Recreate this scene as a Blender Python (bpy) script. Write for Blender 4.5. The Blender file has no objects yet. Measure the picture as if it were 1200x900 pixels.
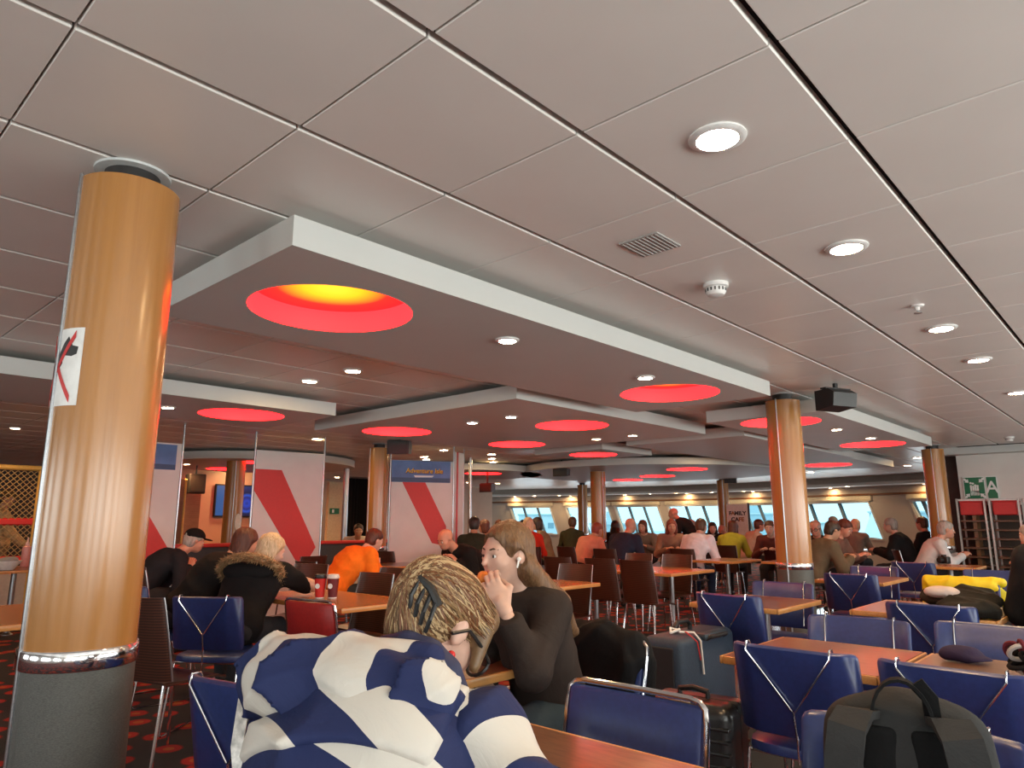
import bpy, bmesh, math, random
import numpy as np
from mathutils import Vector, Matrix, Euler

# ------------------------------------------------------------------ camera, world, light, exposure
R = math.radians
scene = bpy.context.scene
COL = scene.collection
CZ = 1.275                      # eye height of a seated passenger
FPX = 818.6                     # focal length for a 1200 px wide frame
PITCH = math.atan(161 / FPX)
YAW = R(42.67)
FW = Vector((math.cos(PITCH) * math.cos(YAW), math.cos(PITCH) * math.sin(YAW), math.sin(PITCH)))
RT = Vector((math.sin(YAW), -math.cos(YAW), 0))
UP = RT.cross(FW)
cam = bpy.data.cameras.new('camera')
cam.sensor_width = 36
cam.lens = 36 * FPX / 1200
cam.clip_end = 2000
cam_ob = bpy.data.objects.new('camera', cam)
cam_ob.matrix_world = Matrix((RT, UP, -FW)).transposed().to_4x4()
cam_ob.location = (0, 0, CZ)
COL.objects.link(cam_ob)
scene.camera = cam_ob

scene.view_settings.view_transform = 'Standard'
scene.view_settings.look = 'None'
scene.view_settings.exposure = -0.08
scene.view_settings.gamma = 1
scene.view_settings.use_curve_mapping = False
scene.cycles.use_denoising = True
scene.cycles.max_bounces = 6
scene.cycles.sample_clamp_indirect = 4

world = bpy.data.worlds.new('sky')
scene.world = world
world.use_nodes = True
wn = world.node_tree
bgn = wn.nodes['Background']
bgn.inputs[0].default_value = (0.74, 0.90, 1.0, 1)
bgn.inputs[1].default_value = 2.1


def area(name, loc, rot, sx, sy, power, color):
    l = bpy.data.lights.new(name, 'AREA')
    l.shape = 'RECTANGLE'
    l.size = sx
    l.size_y = sy
    l.energy = power
    l.color = color
    o = bpy.data.objects.new(name, l)
    o.location = loc
    o.rotation_euler = rot
    COL.objects.link(o)
    return o


WIN_Y = -2.9                    # the starboard window wall beside the camera
WIN_X = [(-3.6, -2.5), (-2.1, -1.0), (-0.6, 0.5), (0.9, 2.0), (2.4, 3.5), (3.9, 5.0), (5.4, 6.5), (6.9, 8.0), (8.4, 9.5), (9.9, 11.0)]
for a, b in WIN_X:
    area('window_daylight', ((a + b) / 2, WIN_Y - 0.02, 1.4), (R(122), 0, 0), b - a, 1.0, 40, (0.98, 1.0, 0.93))
for y in (-1.2, 1.2, 3.6, 6.0):   # windows added in the unseen rear wall to light ceiling and raft sides
    area('rear_fill', (-4.36, y, 1.4), (0, R(-118), 0), 1.0, 1.5, 30, (0.98, 1.0, 0.93))


# ------------------------------------------------------------------ helpers
def ray(x, y):
    return FW * FPX + RT * (x - 600) + UP * (450 - y)


def P(x, y, z):
    d = ray(x, y)
    t = (z - CZ) / d.z
    return Vector((d.x * t, d.y * t, z))


def D(x, y, depth):
    d = ray(x, y)
    t = depth / d.dot(FW)
    return Vector((d.x * t, d.y * t, CZ + d.z * t))


def view_yaw(x):
    return YAW - math.atan((x - 600) / 834.3)


def tag(o, label=None, cat=None, group=None, kind=None):
    if label: o['label'] = label
    if cat: o['category'] = cat
    if group: o['group'] = group
    if kind: o['kind'] = kind
    return o


def empty(name, loc=(0, 0, 0), rz=0.0, label=None, cat=None, group=None, kind=None, parent=None):
    o = bpy.data.objects.new(name, None)
    o.empty_display_size = 0.1
    COL.objects.link(o)
    o.location = loc
    o.rotation_euler = (0, 0, rz)
    if parent: o.parent = parent
    return tag(o, label, cat, group, kind)


def link(name, me, parent=None, loc=None):
    o = bpy.data.objects.new(name, me)
    COL.objects.link(o)
    if parent: o.parent = parent
    if loc: o.location = loc
    return o


def copy_tree(o, parent=None):
    c = o.copy()
    COL.objects.link(c)
    c.parent = parent
    for ch in list(o.children):
        copy_tree(ch, c)
    return c


_box_cache = {}


def bev_box(bev, seg, s):
    key = (round(bev, 4), seg, tuple(round(v, 4) for v in s))
    if key not in _box_cache:
        bm = bmesh.new()
        bmesh.ops.create_cube(bm, size=1)
        for v in bm.verts:
            v.co = Vector((v.co.x * s[0], v.co.y * s[1], v.co.z * s[2]))
        bmesh.ops.bevel(bm, geom=list(bm.edges), offset=bev, segments=seg, profile=0.5, affect='EDGES')
        bm.verts.index_update()
        _box_cache[key] = ([v.co.copy() for v in bm.verts], [[v.index for v in f.verts] for f in bm.faces])
        bm.free()
    return _box_cache[key]


class MB:
    def __init__(self):
        self.v = []
        self.f = []
        self.m = []

    def add(self, vs, fs, mi=0, M=None):
        n = len(self.v)
        for p in vs:
            p = Vector(p)
            self.v.append(M @ p if M else p)
        for f in fs:
            self.f.append([i + n for i in f])
            self.m.append(mi)
        return self

    def box(self, c, s, rot=None, mi=0, bev=0, seg=1):
        M = Matrix.Translation(Vector(c))
        if rot is not None:
            M = M @ (rot.to_4x4() if not isinstance(rot, (tuple, list)) else Euler(rot).to_matrix().to_4x4())
        if bev:
            vs, fs = bev_box(bev, seg, s)
        else:
            x, y, z = s[0] / 2, s[1] / 2, s[2] / 2
            vs = [(-x, -y, -z), (x, -y, -z), (x, y, -z), (-x, y, -z), (-x, -y, z), (x, -y, z), (x, y, z), (-x, y, z)]
            fs = [(0, 3, 2, 1), (4, 5, 6, 7), (0, 1, 5, 4), (1, 2, 6, 5), (2, 3, 7, 6), (3, 0, 4, 7)]
        return self.add(vs, fs, mi, M)

    def tube(self, pts, r, n=8, closed=False, mi=0, cap=True):
        pts = [Vector(p) for p in pts]
        rs = r if isinstance(r, (list, tuple)) else [r] * len(pts)
        N = len(pts)
        b = len(self.v)
        prev = None
        for i, p in enumerate(pts):
            if closed:
                t = (pts[(i + 1) % N] - pts[i - 1])
            else:
                t = pts[min(i + 1, N - 1)] - pts[max(i - 1, 0)]
            t.normalize()
            if prev is None:
                ref = Vector((0, 0, 1)) if abs(t.z) < 0.9 else Vector((1, 0, 0))
                u = t.cross(ref).normalized()
            else:
                u = (prev - t * prev.dot(t)).normalized()
            prev = u
            w = t.cross(u)
            for k in range(n):
                a = 2 * math.pi * k / n
                self.v.append(p + (u * math.cos(a) + w * math.sin(a)) * rs[i])
        for i in range(N if closed else N - 1):
            j = (i + 1) % N
            for k in range(n):
                l = (k + 1) % n
                self.f.append([b + i * n + k, b + i * n + l, b + j * n + l, b + j * n + k])
                self.m.append(mi)
        if cap and not closed:
            self.f.append([b + k for k in range(n)][::-1]); self.m.append(mi)
            self.f.append([b + (N - 1) * n + k for k in range(n)]); self.m.append(mi)
        return self

    def lathe(self, prof, n=24, c=(0, 0, 0), mi=0, M=None, caps=True):
        b = len(self.v)
        c = Vector(c)
        for r, z in prof:
            for k in range(n):
                a = 2 * math.pi * k / n
                p = Vector((r * math.cos(a), r * math.sin(a), z))
                self.v.append((M @ p if M else p) + c)
        for i in range(len(prof) - 1):
            for k in range(n):
                l = (k + 1) % n
                self.f.append([b + i * n + k, b + i * n + l, b + (i + 1) * n + l, b + (i + 1) * n + k])
                self.m.append(mi)
        if caps:
            self.f.append([b + k for k in range(n)][::-1]); self.m.append(mi)
            e = b + (len(prof) - 1) * n
            self.f.append([e + k for k in range(n)]); self.m.append(mi)
        return self

    def prism(self, poly, z0, z1, mi=0, M=None):
        n = len(poly)
        vs = [(x, y, z0) for x, y in poly] + [(x, y, z1) for x, y in poly]
        fs = [list(range(n))[::-1], [n + i for i in range(n)]] + [[i, (i + 1) % n, n + (i + 1) % n, n + i] for i in range(n)]
        return self.add(vs, fs, mi, M)

    def sweep(self, rings, mi=0, closed_ring=True, caps=True):
        n = len(rings[0])
        b = len(self.v)
        for r in rings:
            self.v += [Vector(p) for p in r]
        for i in range(len(rings) - 1):
            for k in range(n if closed_ring else n - 1):
                l = (k + 1) % n
                self.f.append([b + i * n + k, b + i * n + l, b + (i + 1) * n + l, b + (i + 1) * n + k]); self.m.append(mi)
        if caps and closed_ring:
            self.f.append([b + k for k in range(n)][::-1]); self.m.append(mi)
            e = b + (len(rings) - 1) * n
            self.f.append([e + k for k in range(n)]); self.m.append(mi)
        return self

    def mesh(self, name, mats, smooth=35):
        me = bpy.data.meshes.new(name)
        me.from_pydata([tuple(v) for v in self.v], [], self.f)
        for m in (mats if isinstance(mats, (list, tuple)) else [mats]):
            me.materials.append(m)
        if any(self.m):
            me.polygons.foreach_set('material_index', self.m)
        me.update()
        bm = bmesh.new(); bm.from_mesh(me)
        bmesh.ops.recalc_face_normals(bm, faces=bm.faces)
        bm.to_mesh(me); bm.free()
        if smooth:
            me.polygons.foreach_set('use_smooth', [True] * len(me.polygons))
            me.set_sharp_from_angle(angle=R(smooth))
        return me

    def build(self, name, mats, parent=None, smooth=35, loc=None):
        return link(name, self.mesh(name, mats, smooth), parent, loc)


# ------------------------------------------------------------------ materials
_mats = {}


def new_mat(name):
    m = bpy.data.materials.new(name)
    m.use_nodes = True
    return m, m.node_tree.nodes, m.node_tree.links, m.node_tree.nodes['Principled BSDF']


def coord(N, L, scale=(1, 1, 1), kind='Object', rot=(0, 0, 0), loc=(0, 0, 0)):
    tc = N.new('ShaderNodeTexCoord')
    mp = N.new('ShaderNodeMapping')
    mp.inputs['Scale'].default_value = scale
    mp.inputs['Rotation'].default_value = rot
    mp.inputs['Location'].default_value = loc
    L.new(tc.outputs[kind], mp.inputs[0])
    return mp.outputs[0]


def ramp(N, L, fac, stops, interp='LINEAR'):
    r = N.new('ShaderNodeValToRGB')
    r.color_ramp.interpolation = interp
    els = r.color_ramp.elements
    while len(els) < len(stops):
        els.new(0.5)
    for e, (p, c) in zip(els, stops):
        e.position = p
        e.color = (*c, 1)
    L.new(fac, r.inputs[0])
    return r.outputs[0]


def noise(N, L, vec, scale, detail=3, rough=0.5, dist=0.0):
    n = N.new('ShaderNodeTexNoise')
    n.inputs['Scale'].default_value = scale
    n.inputs['Detail'].default_value = detail
    n.inputs['Roughness'].default_value = rough
    n.inputs['Distortion'].default_value = dist
    if vec is not None: L.new(vec, n.inputs['Vector'])
    return n.outputs['Fac']


def bump(N, L, B, h, strength, dist=0.01):
    b = N.new('ShaderNodeBump')
    b.inputs['Strength'].default_value = strength
    b.inputs['Distance'].default_value = dist
    L.new(h, b.inputs['Height'])
    L.new(b.outputs[0], B.inputs['Normal'])


def plain(name, c, rough=0.5, metal=0.0, var=0.08, scale=30, bmp=0.0, stretch=(1, 1, 1), spec=0.5, sheen=0.0, coat=0.0):
    """A colour with slight noise variation and optional fine relief."""
    if name in _mats: return _mats[name]
    m, N, L, B = new_mat(name)
    v = coord(N, L, stretch)
    f = noise(N, L, v, scale, 4)
    lo = tuple(max(0, x * (1 - var)) for x in c)
    hi = tuple(min(1, x * (1 + var)) for x in c)
    L.new(ramp(N, L, f, [(0.3, lo), (0.7, hi)]), B.inputs['Base Color'])
    B.inputs['Roughness'].default_value = rough
    B.inputs['Metallic'].default_value = metal
    B.inputs['Specular IOR Level'].default_value = spec
    if sheen:
        B.inputs['Sheen Weight'].default_value = sheen
    if coat:
        B.inputs['Coat Weight'].default_value = coat
        B.inputs['Coat Roughness'].default_value = 0.15
    if bmp:
        bump(N, L, B, f, bmp)
    _mats[name] = m
    return m


def emis(name, c, s):
    if name in _mats: return _mats[name]
    m, N, L, B = new_mat(name)
    B.inputs['Base Color'].default_value = (*[min(1, x) for x in c], 1)
    B.inputs['Emission Color'].default_value = (*c, 1)
    B.inputs['Emission Strength'].default_value = s
    _mats[name] = m
    return m


def wood(name, c1, c2, scale=6, stretch=(1, 12, 12), rough=0.35, bmp=0.03, coat=0.0):
    if name in _mats: return _mats[name]
    m, N, L, B = new_mat(name)
    v = coord(N, L, stretch)
    f = noise(N, L, v, scale, 6, 0.6, 0.6)
    L.new(ramp(N, L, f, [(0.3, c1), (0.7, c2)]), B.inputs['Base Color'])
    B.inputs['Roughness'].default_value = rough
    if coat:
        B.inputs['Coat Weight'].default_value = coat
        B.inputs['Coat Roughness'].default_value = 0.2
    bump(N, L, B, f, bmp)
    _mats[name] = m
    return m


M_PANEL = plain('ceiling_paint', (0.80, 0.775, 0.735), 0.33, 0, 0.03, 2.0)
M_DARKGAP = plain('ceiling_void', (0.012, 0.011, 0.011), 0.9)
M_RAFT = plain('raft_paint', (0.60, 0.615, 0.595), 0.5, 0, 0.02, 3)
M_WHITE = plain('white_plastic', (0.8, 0.8, 0.78), 0.4)
M_BLACK = plain('black_plastic', (0.012, 0.012, 0.013), 0.45)
M_CHROME = plain('chrome', (0.78, 0.78, 0.8), 0.12, 1.0, 0.02)
M_STEEL = plain('brushed_steel', (0.46, 0.48, 0.5), 0.3, 1.0, 0.08, 8, 0, (1, 1, 30))
M_COLWOOD = wood('column_veneer', (0.37, 0.16, 0.04), (0.455, 0.205, 0.056), 3.0, (7, 7, 0.35), 0.25, 0.01, 0.5)
M_COLBASE = plain('grey_woven_cover', (0.095, 0.094, 0.086), 0.5, 0.25, 0.35, 160, 0.15, (1, 1, 6))
M_LAM = wood('table_laminate', (0.10, 0.040, 0.018), (0.20, 0.088, 0.042), 5, (14, 3, 3), 0.28, 0.01, 0.2)
M_EDGE = wood('table_edge_oak', (0.46, 0.21, 0.06), (0.62, 0.32, 0.11), 6, (1, 10, 10), 0.3, 0.02)
M_LAM2 = wood('table_laminate_honey', (0.33, 0.115, 0.032), (0.47, 0.195, 0.06), 5, (14, 3, 3), 0.25, 0.01, 0.3)
M_EDGE2 = wood('table_edge_honey', (0.50, 0.22, 0.06), (0.64, 0.32, 0.1), 6, (1, 10, 10), 0.3, 0.02)
M_BLUE = plain('blue_vinyl', (0.020, 0.037, 0.15), 0.34, 0, 0.12, 60, 0.02, spec=0.6)
M_REDV = plain('red_vinyl', (0.34, 0.02, 0.018), 0.38, 0, 0.12, 60, 0.02)
M_RED = plain('red_paint', (0.58, 0.03, 0.03), 0.45, 0, 0.05)
M_REDPIC = plain('red_print', (0.62, 0.035, 0.03), 0.5, 0, 0.03)
M_WALLWHITE = plain('white_wall_panel', (0.72, 0.69, 0.65), 0.5, 0, 0.04, 4)
M_GREYWALL = plain('grey_wall', (0.42, 0.38, 0.35), 0.6, 0, 0.05, 4)
M_DARK = plain('dark_panel', (0.02, 0.018, 0.018), 0.5)
M_BROWNTRIM = wood('brown_trim', (0.16, 0.06, 0.025), (0.24, 0.1, 0.04), 4)
M_CREAM = plain('cream_blind', (0.62, 0.56, 0.42), 0.7)
M_GLASSY = emis('warm_lens', (1.0, 0.64, 0.31), 360)
M_REDGLOW = emis('red_glow', (1.0, 0.0063, 0.0076), 12.5)


def dark_chair_mat():
    m, N, L, B = new_mat('dark_slatted_veneer')
    v = coord(N, L, (1, 1, 1))
    w = N.new('ShaderNodeTexWave')
    w.wave_type = 'BANDS'
    w.bands_direction = 'Z'
    w.inputs['Scale'].default_value = 22
    w.inputs['Distortion'].default_value = 1.2
    w.inputs['Detail'].default_value = 2
    w.inputs['Detail Scale'].default_value = 0.6
    L.new(v, w.inputs['Vector'])
    L.new(ramp(N, L, w.outputs['Fac'], [(0.1, (0.022, 0.009, 0.006)), (0.9, (0.085, 0.03, 0.017))]), B.inputs['Base Color'])
    B.inputs['Roughness'].default_value = 0.35
    return m


M_SLAT = dark_chair_mat()


def carpet_mat():
    m, N, L, B = new_mat('dotted_carpet')
    v = coord(N, L, (4.0, 4.0, 4.0))
    vo = N.new('ShaderNodeTexVoronoi')
    vo.voronoi_dimensions = '2D'
    vo.inputs['Scale'].default_value = 1.0
    vo.inputs['Randomness'].default_value = 0.75
    L.new(v, vo.inputs['Vector'])
    wob = noise(N, L, v, 3.0, 2)
    ma = N.new('ShaderNodeMath'); ma.operation = 'MULTIPLY_ADD'
    L.new(wob, ma.inputs[0]); ma.inputs[1].default_value = 0.1
    L.new(vo.outputs['Distance'], ma.inputs[2])
    dots = ramp(N, L, ma.outputs[0], [(0.0, (0.42, 0.10, 0.016)), (0.17, (0.36, 0.014, 0.010)), (0.33, (0.15, 0.010, 0.010)), (0.37, (0.020, 0.021, 0.024))], 'CONSTANT')
    fz = noise(N, L, v, 90, 2)
    mx = N.new('ShaderNodeMix'); mx.data_type = 'RGBA'; mx.blend_type = 'MULTIPLY'
    mx.inputs[0].default_value = 0.5
    L.new(dots, mx.inputs[6]); L.new(ramp(N, L, fz, [(0.3, (0.5, 0.5, 0.5)), (0.7, (1, 1, 1))]), mx.inputs[7])
    L.new(mx.outputs[2], B.inputs['Base Color'])
    B.inputs['Roughness'].default_value = 0.95
    bump(N, L, B, fz, 0.3)
    return m


M_CARPET = carpet_mat()
M_FLOORWOOD = wood('red_wood_floor', (0.14, 0.028, 0.014), (0.24, 0.055, 0.025), 3, (2, 14, 14), 0.16, 0.01, 0.4)


def skin(name, c):
    if name in _mats: return _mats[name]
    m, N, L, B = new_mat(name)
    f = noise(N, L, coord(N, L), 14, 4)
    L.new(ramp(N, L, f, [(0.3, tuple(x * 0.86 for x in c)), (0.7, tuple(min(1, x * 1.08) for x in c))]), B.inputs['Base Color'])
    B.inputs['Roughness'].default_value = 0.5
    B.inputs['Subsurface Weight'].default_value = 0.12
    B.inputs['Subsurface Radius'].default_value = (0.02, 0.008, 0.005)
    bump(N, L, B, noise(N, L, coord(N, L), 300, 2), 0.05, 0.002)
    _mats[name] = m
    return m


def hair_mat(name, c1, c2, stretch=(60, 60, 5), bs=0.5):
    if name in _mats: return _mats[name]
    m, N, L, B = new_mat(name)
    v = coord(N, L, stretch)
    f = noise(N, L, v, 2.0, 6, 0.65, 0.4)
    L.new(ramp(N, L, f, [(0.32, c1), (0.68, c2)]), B.inputs['Base Color'])
    B.inputs['Roughness'].default_value = 0.45
    bump(N, L, B, f, bs, 0.01)
    _mats[name] = m
    return m


def cloth(name, c, rough=0.85, var=0.12):
    if name in _mats: return _mats[name]
    m, N, L, B = new_mat(name)
    f = noise(N, L, coord(N, L), 8, 5, 0.6, 0.8)
    w = noise(N, L, coord(N, L), 220, 2)
    L.new(ramp(N, L, f, [(0.3, tuple(x * (1 - var) for x in c)), (0.7, tuple(min(1, x * (1 + var)) for x in c))]), B.inputs['Base Color'])
    B.inputs['Roughness'].default_value = rough
    B.inputs['Specular IOR Level'].default_value = 0.2
    b1 = N.new('ShaderNodeBump'); b1.inputs['Strength'].default_value = 0.35; b1.inputs['Distance'].default_value = 0.02
    L.new(f, b1.inputs['Height'])
    b2 = N.new('ShaderNodeBump'); b2.inputs['Strength'].default_value = 0.15; b2.inputs['Distance'].default_value = 0.003
    L.new(w, b2.inputs['Height']); L.new(b1.outputs[0], b2.inputs['Normal'])
    L.new(b2.outputs[0], B.inputs['Normal'])
    _mats[name] = m
    return m


def stripe_mat(name, direction, period, phase, c1=(0.016, 0.024, 0.085), c2=(0.60, 0.565, 0.51), duty=0.5):
    """Broad printed stripes across DIRECTION (object space)."""
    m, N, L, B = new_mat(name)
    tc = N.new('ShaderNodeTexCoord')
    dt = N.new('ShaderNodeVectorMath'); dt.operation = 'DOT_PRODUCT'
    d = Vector(direction).normalized() / period
    dt.inputs[1].default_value = d
    L.new(tc.outputs['Object'], dt.inputs[0])
    ad = N.new('ShaderNodeMath'); ad.operation = 'ADD'; ad.inputs[1].default_value = phase
    L.new(dt.outputs['Value'], ad.inputs[0])
    wob = noise(N, L, tc.outputs['Object'], 3.0, 2)
    a2 = N.new('ShaderNodeMath'); a2.operation = 'MULTIPLY_ADD'; a2.inputs[1].default_value = 0.25
    L.new(wob, a2.inputs[0]); L.new(ad.outputs[0], a2.inputs[2])
    fr = N.new('ShaderNodeMath'); fr.operation = 'FRACT'
    L.new(a2.outputs[0], fr.inputs[0])
    L.new(ramp(N, L, fr.outputs[0], [(0.0, c1), (duty, c2)], 'CONSTANT'), B.inputs['Base Color'])
    B.inputs['Roughness'].default_value = 0.75
    B.inputs['Specular IOR Level'].default_value = 0.25
    f = noise(N, L, tc.outputs['Object'], 9, 5, 0.6, 0.8)
    bump(N, L, B, f, 0.35, 0.02)
    return m

# ------------------------------------------------------------------ structure: floor, ceiling, walls
def PY(px, py, Y):
    d = ray(px, py); t = Y / d.y
    return Vector((d.x * t, Y, CZ + d.z * t))


def PX(px, py, X):
    d = ray(px, py); t = X / d.x
    return Vector((X, d.y * t, CZ + d.z * t))


def seen(p, m=0.25):
    d = Vector(p) - Vector((0, 0, CZ))
    c = d.dot(FW)
    if c < 0.1: return False
    x, y = FPX * d.dot(RT) / c, FPX * d.dot(UP) / c
    return abs(x) < 600 * (1 + m) and abs(y) < 450 * (1 + m)


def wall_frame(loc, n):
    n = Vector(n).normalized()
    x = Vector((0, 0, 1)).cross(n)
    M = Matrix((x, Vector((0, 0, 1)), n)).transposed().to_4x4()
    M.translation = Vector(loc)
    return M


H_CEIL = 2.44
RAFT_B, RAFT_T = 2.27, 2.39
floor = MB().box((10, 11, -0.05), (29, 29, 0.1)).build('floor', M_CARPET, smooth=0)
tag(floor, kind='structure')
aisle = MB()
aisle.box((11.6, 3.2, 0.004), (16.8, 1.5, 0.008)).build('floor_plank', M_FLOORWOOD, floor, 0)
aisle_line = MB().box((11.6, 3.955, 0.006), (16.8, 0.02, 0.012)).build('floor_edge_strip', M_STEEL, floor, 0)

ceil = MB().box((10, 11, H_CEIL + 0.07), (29, 29, 0.08)).build('ceiling', M_DARKGAP, smooth=0)
tag(ceil, kind='structure')
PITX, PITY = 0.599, 0.603
pan = MB().box((0, 0, 0.015), (PITX - 0.005, PITY - 0.022, 0.03), bev=0.003).mesh('ceiling_panel', M_PANEL, 20)
cells = []
for i in range(-8, 34):
    for j in range(-6, 33):
        c = Vector((0.975 + PITX * (i + 0.5), 0.566 + PITY * (j + 0.5), H_CEIL))
        if c.x > 21.5 - 0.012 * (c.y - 11) ** 2 or (c.x > 13.0 and c.y < 2.6): continue
        cells.append(c)
vis = sorted([c for c in cells if seen(c, 0.12)], key=lambda c: c.length)
near = vis[:300]
keys = {(round(c.x, 2), round(c.y, 2)) for c in near}
for c in near:
    link('ceiling_panel', pan, ceil, c)
far = MB()
for c in cells:
    if (round(c.x, 2), round(c.y, 2)) in keys: continue
    far.box(c + Vector((0, 0, 0.015)), (PITX - 0.005, PITY - 0.022, 0.03), bev=0.003)
far.build('ceiling_panelling', M_PANEL, ceil, 20)['kind'] = 'stuff'


def lamp_disc_mat():
    m, N, L, B = new_mat('recess_lamp_glow')
    tc = N.new('ShaderNodeTexCoord')
    ln = N.new('ShaderNodeVectorMath'); ln.operation = 'LENGTH'
    L.new(tc.outputs['Object'], ln.inputs[0])
    col = ramp(N, L, ln.outputs['Value'], [(0.0, (1.0, 0.62, 0.03)), (0.14, (1.0, 0.42, 0.01)), (0.27, (0.85, 0.02, 0.012)), (0.4, (0.7, 0.008, 0.012))])
    L.new(col, B.inputs['Emission Color'])
    B.inputs['Emission Strength'].default_value = 2.0
    B.inputs['Base Color'].default_value = (0.5, 0.02, 0.02, 1)
    return m


M_LAMPDISC = lamp_disc_mat()


def circle(cx, cy, r, n=48):
    return [(cx + r * math.cos(2 * math.pi * k / n), cy + r * math.sin(2 * math.pi * k / n)) for k in range(n)]


def raft(poly, holes, label, z0=RAFT_B, z1=RAFT_T, group='white ceiling rafts with red light recesses'):
    cx = sum(p[0] for p in poly) / len(poly); cy = sum(p[1] for p in poly) / len(poly)
    root = empty('ceiling_raft', (cx, cy, z1), 0, label, 'ceiling raft', group, 'structure')
    bm = bmesh.new()
    loops = [[(x - cx, y - cy) for x, y in poly]] + [circle(x - cx, y - cy, r) for x, y, r in holes]
    edges = []
    for lp in loops:
        vs = [bm.verts.new((x, y, z0 - z1)) for x, y in lp]
        edges += [bm.edges.new((vs[i], vs[(i + 1) % len(vs)])) for i in range(len(vs))]
    bmesh.ops.triangle_fill(bm, use_beauty=True, use_dissolve=False, edges=edges)
    o = [bm.verts.new((x, y, z0 - z1)) for x, y in loops[0]]
    t = [bm.verts.new((x, y, 0)) for x, y in loops[0]]
    n = len(o)
    for i in range(n):
        bm.faces.new((o[i], o[(i + 1) % n], t[(i + 1) % n], t[i]))
    bm.faces.new(t)
    bmesh.ops.recalc_face_normals(bm, faces=bm.faces)
    me = bpy.data.meshes.new('raft_body'); bm.to_mesh(me); bm.free()
    me.materials.append(M_RAFT)
    if n > 8:
        me.polygons.foreach_set('use_smooth', [True] * len(me.polygons)); me.set_sharp_from_angle(angle=R(30))
    link('raft_body', me, root)
    dz = z1 - z0
    for x, y, r in holes:
        e = MB()
        e.lathe([(r, 0.0), (r, dz - 0.006)], 48, caps=False)
        rec = e.build('light_recess', M_REDGLOW, root, 60, (x - cx, y - cy, z0 - z1))
        d = MB().lathe([(0.001, 0), (r * 0.5, 0), (r - 0.002, 0)], 48, caps=False)
        d.build('lamp_disc', M_LAMPDISC, rec, 0, (0, 0, dz - 0.008))
    xs = [p[0] - cx for p in poly]; ys = [p[1] - cy for p in poly]
    for fx in (0.2, 0.8):
        for fy in (0.25, 0.75):
            q = (min(xs) + fx * (max(xs) - min(xs)), min(ys) + fy * (max(ys) - min(ys)))
            MB().box((q[0], q[1], 0.03), (0.05, 0.05, 0.06)).build('hanger', M_BLACK, root, 0)
    return root


def rect(x0, x1, y0, y1):
    return [(x0, y0), (x1, y0), (x1, y1), (x0, y1)]


raft(rect(1.23, 5.5, 2.23, 3.5), [(1.79, 2.83, 0.385), (4.86, 2.78, 0.385)], 'long white ceiling raft with a yellow-glowing recess beside the no-dogs column')
raft(rect(4.2, 7.46, 3.82, 6.87), [(4.9, 6.29, 0.385), (5.84, 4.52, 0.385), (6.81, 6.19, 0.37)], 'wide white ceiling raft with three red recesses over the dark veneer chairs')
raft(rect(-0.6, 3.73, 5.74, 7.05), [(3.1, 6.36, 0.385), (0.6, 6.36, 0.385)], 'white ceiling raft behind the no-dogs column, one red recess showing')
raft(rect(6.6, 10.72, 2.2, 3.36), [(7.08, 2.79, 0.385), (9.99, 2.74, 0.385)], 'white ceiling raft between two wooden columns with a black loudspeaker at its corner')
raft(rect(7.9, 11.9, 3.55, 5.2), [(8.65, 4.4, 0.3)] if False else [], 'plain white ceiling raft without recesses behind the loudspeaker raft')
raft(rect(11.9, 14.4, 3.62, 5.1), [(13.13, 4.38, 0.4)], 'short white ceiling raft with one red recess near the far windows')
raft(circle(13.1, 8.1, 2.75, 56), [(12.36, 6.76, 0.385), (13.8, 8.29, 0.385), (14.6, 9.6, 0.36)], 'large round white ceiling raft with three red recesses')
raft(rect(8.05, 9.35, 5.7, 6.95), [(8.67, 6.31, 0.36)], 'small square ceiling raft with one red recess before a wooden column')
raft(circle(10.6, 11.2, 1.7, 48), [(10.55, 10.56, 0.385)], 'round ceiling raft with a red recess beyond the cartoon-print panel')
raft(circle(6.35, 12.25, 1.75, 48), [(5.85, 11.45, 0.3), (6.25, 13.3, 0.36)], 'round ceiling raft with orange underside above the wall screen')


_dl = {}


def downlight(x, y, z, label, r=0.072, group='round recessed downlights'):
    k = round(r, 3)
    if k not in _dl:
        ring = MB().lathe([(r * 0.80, -0.003), (r * 0.82, -0.011), (r * 1.0, -0.011), (r * 1.12, -0.005), (r * 1.12, 0.004)], 28, caps=False).mesh('trim_ring', M_WHITE, 40)
        lens = MB().lathe([(0.001, -0.004), (r * 0.4, -0.004), (r * 0.82, -0.006)], 28, caps=False).mesh('lens', M_GLASSY, 60)
        refl = MB().lathe([(r * 0.35, -0.0045), (r * 0.36, -0.007), (r * 0.40, -0.007), (r * 0.41, -0.0045)], 20, caps=False).mesh('reflector', M_CHROME, 60)
        _dl[k] = (ring, lens, refl)
    root = empty('downlight', (x, y, z), 0, label, 'downlight', group)
    for nm, me in zip(('trim_ring', 'lens', 'reflector'), _dl[k]):
        link(nm, me, root)


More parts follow.
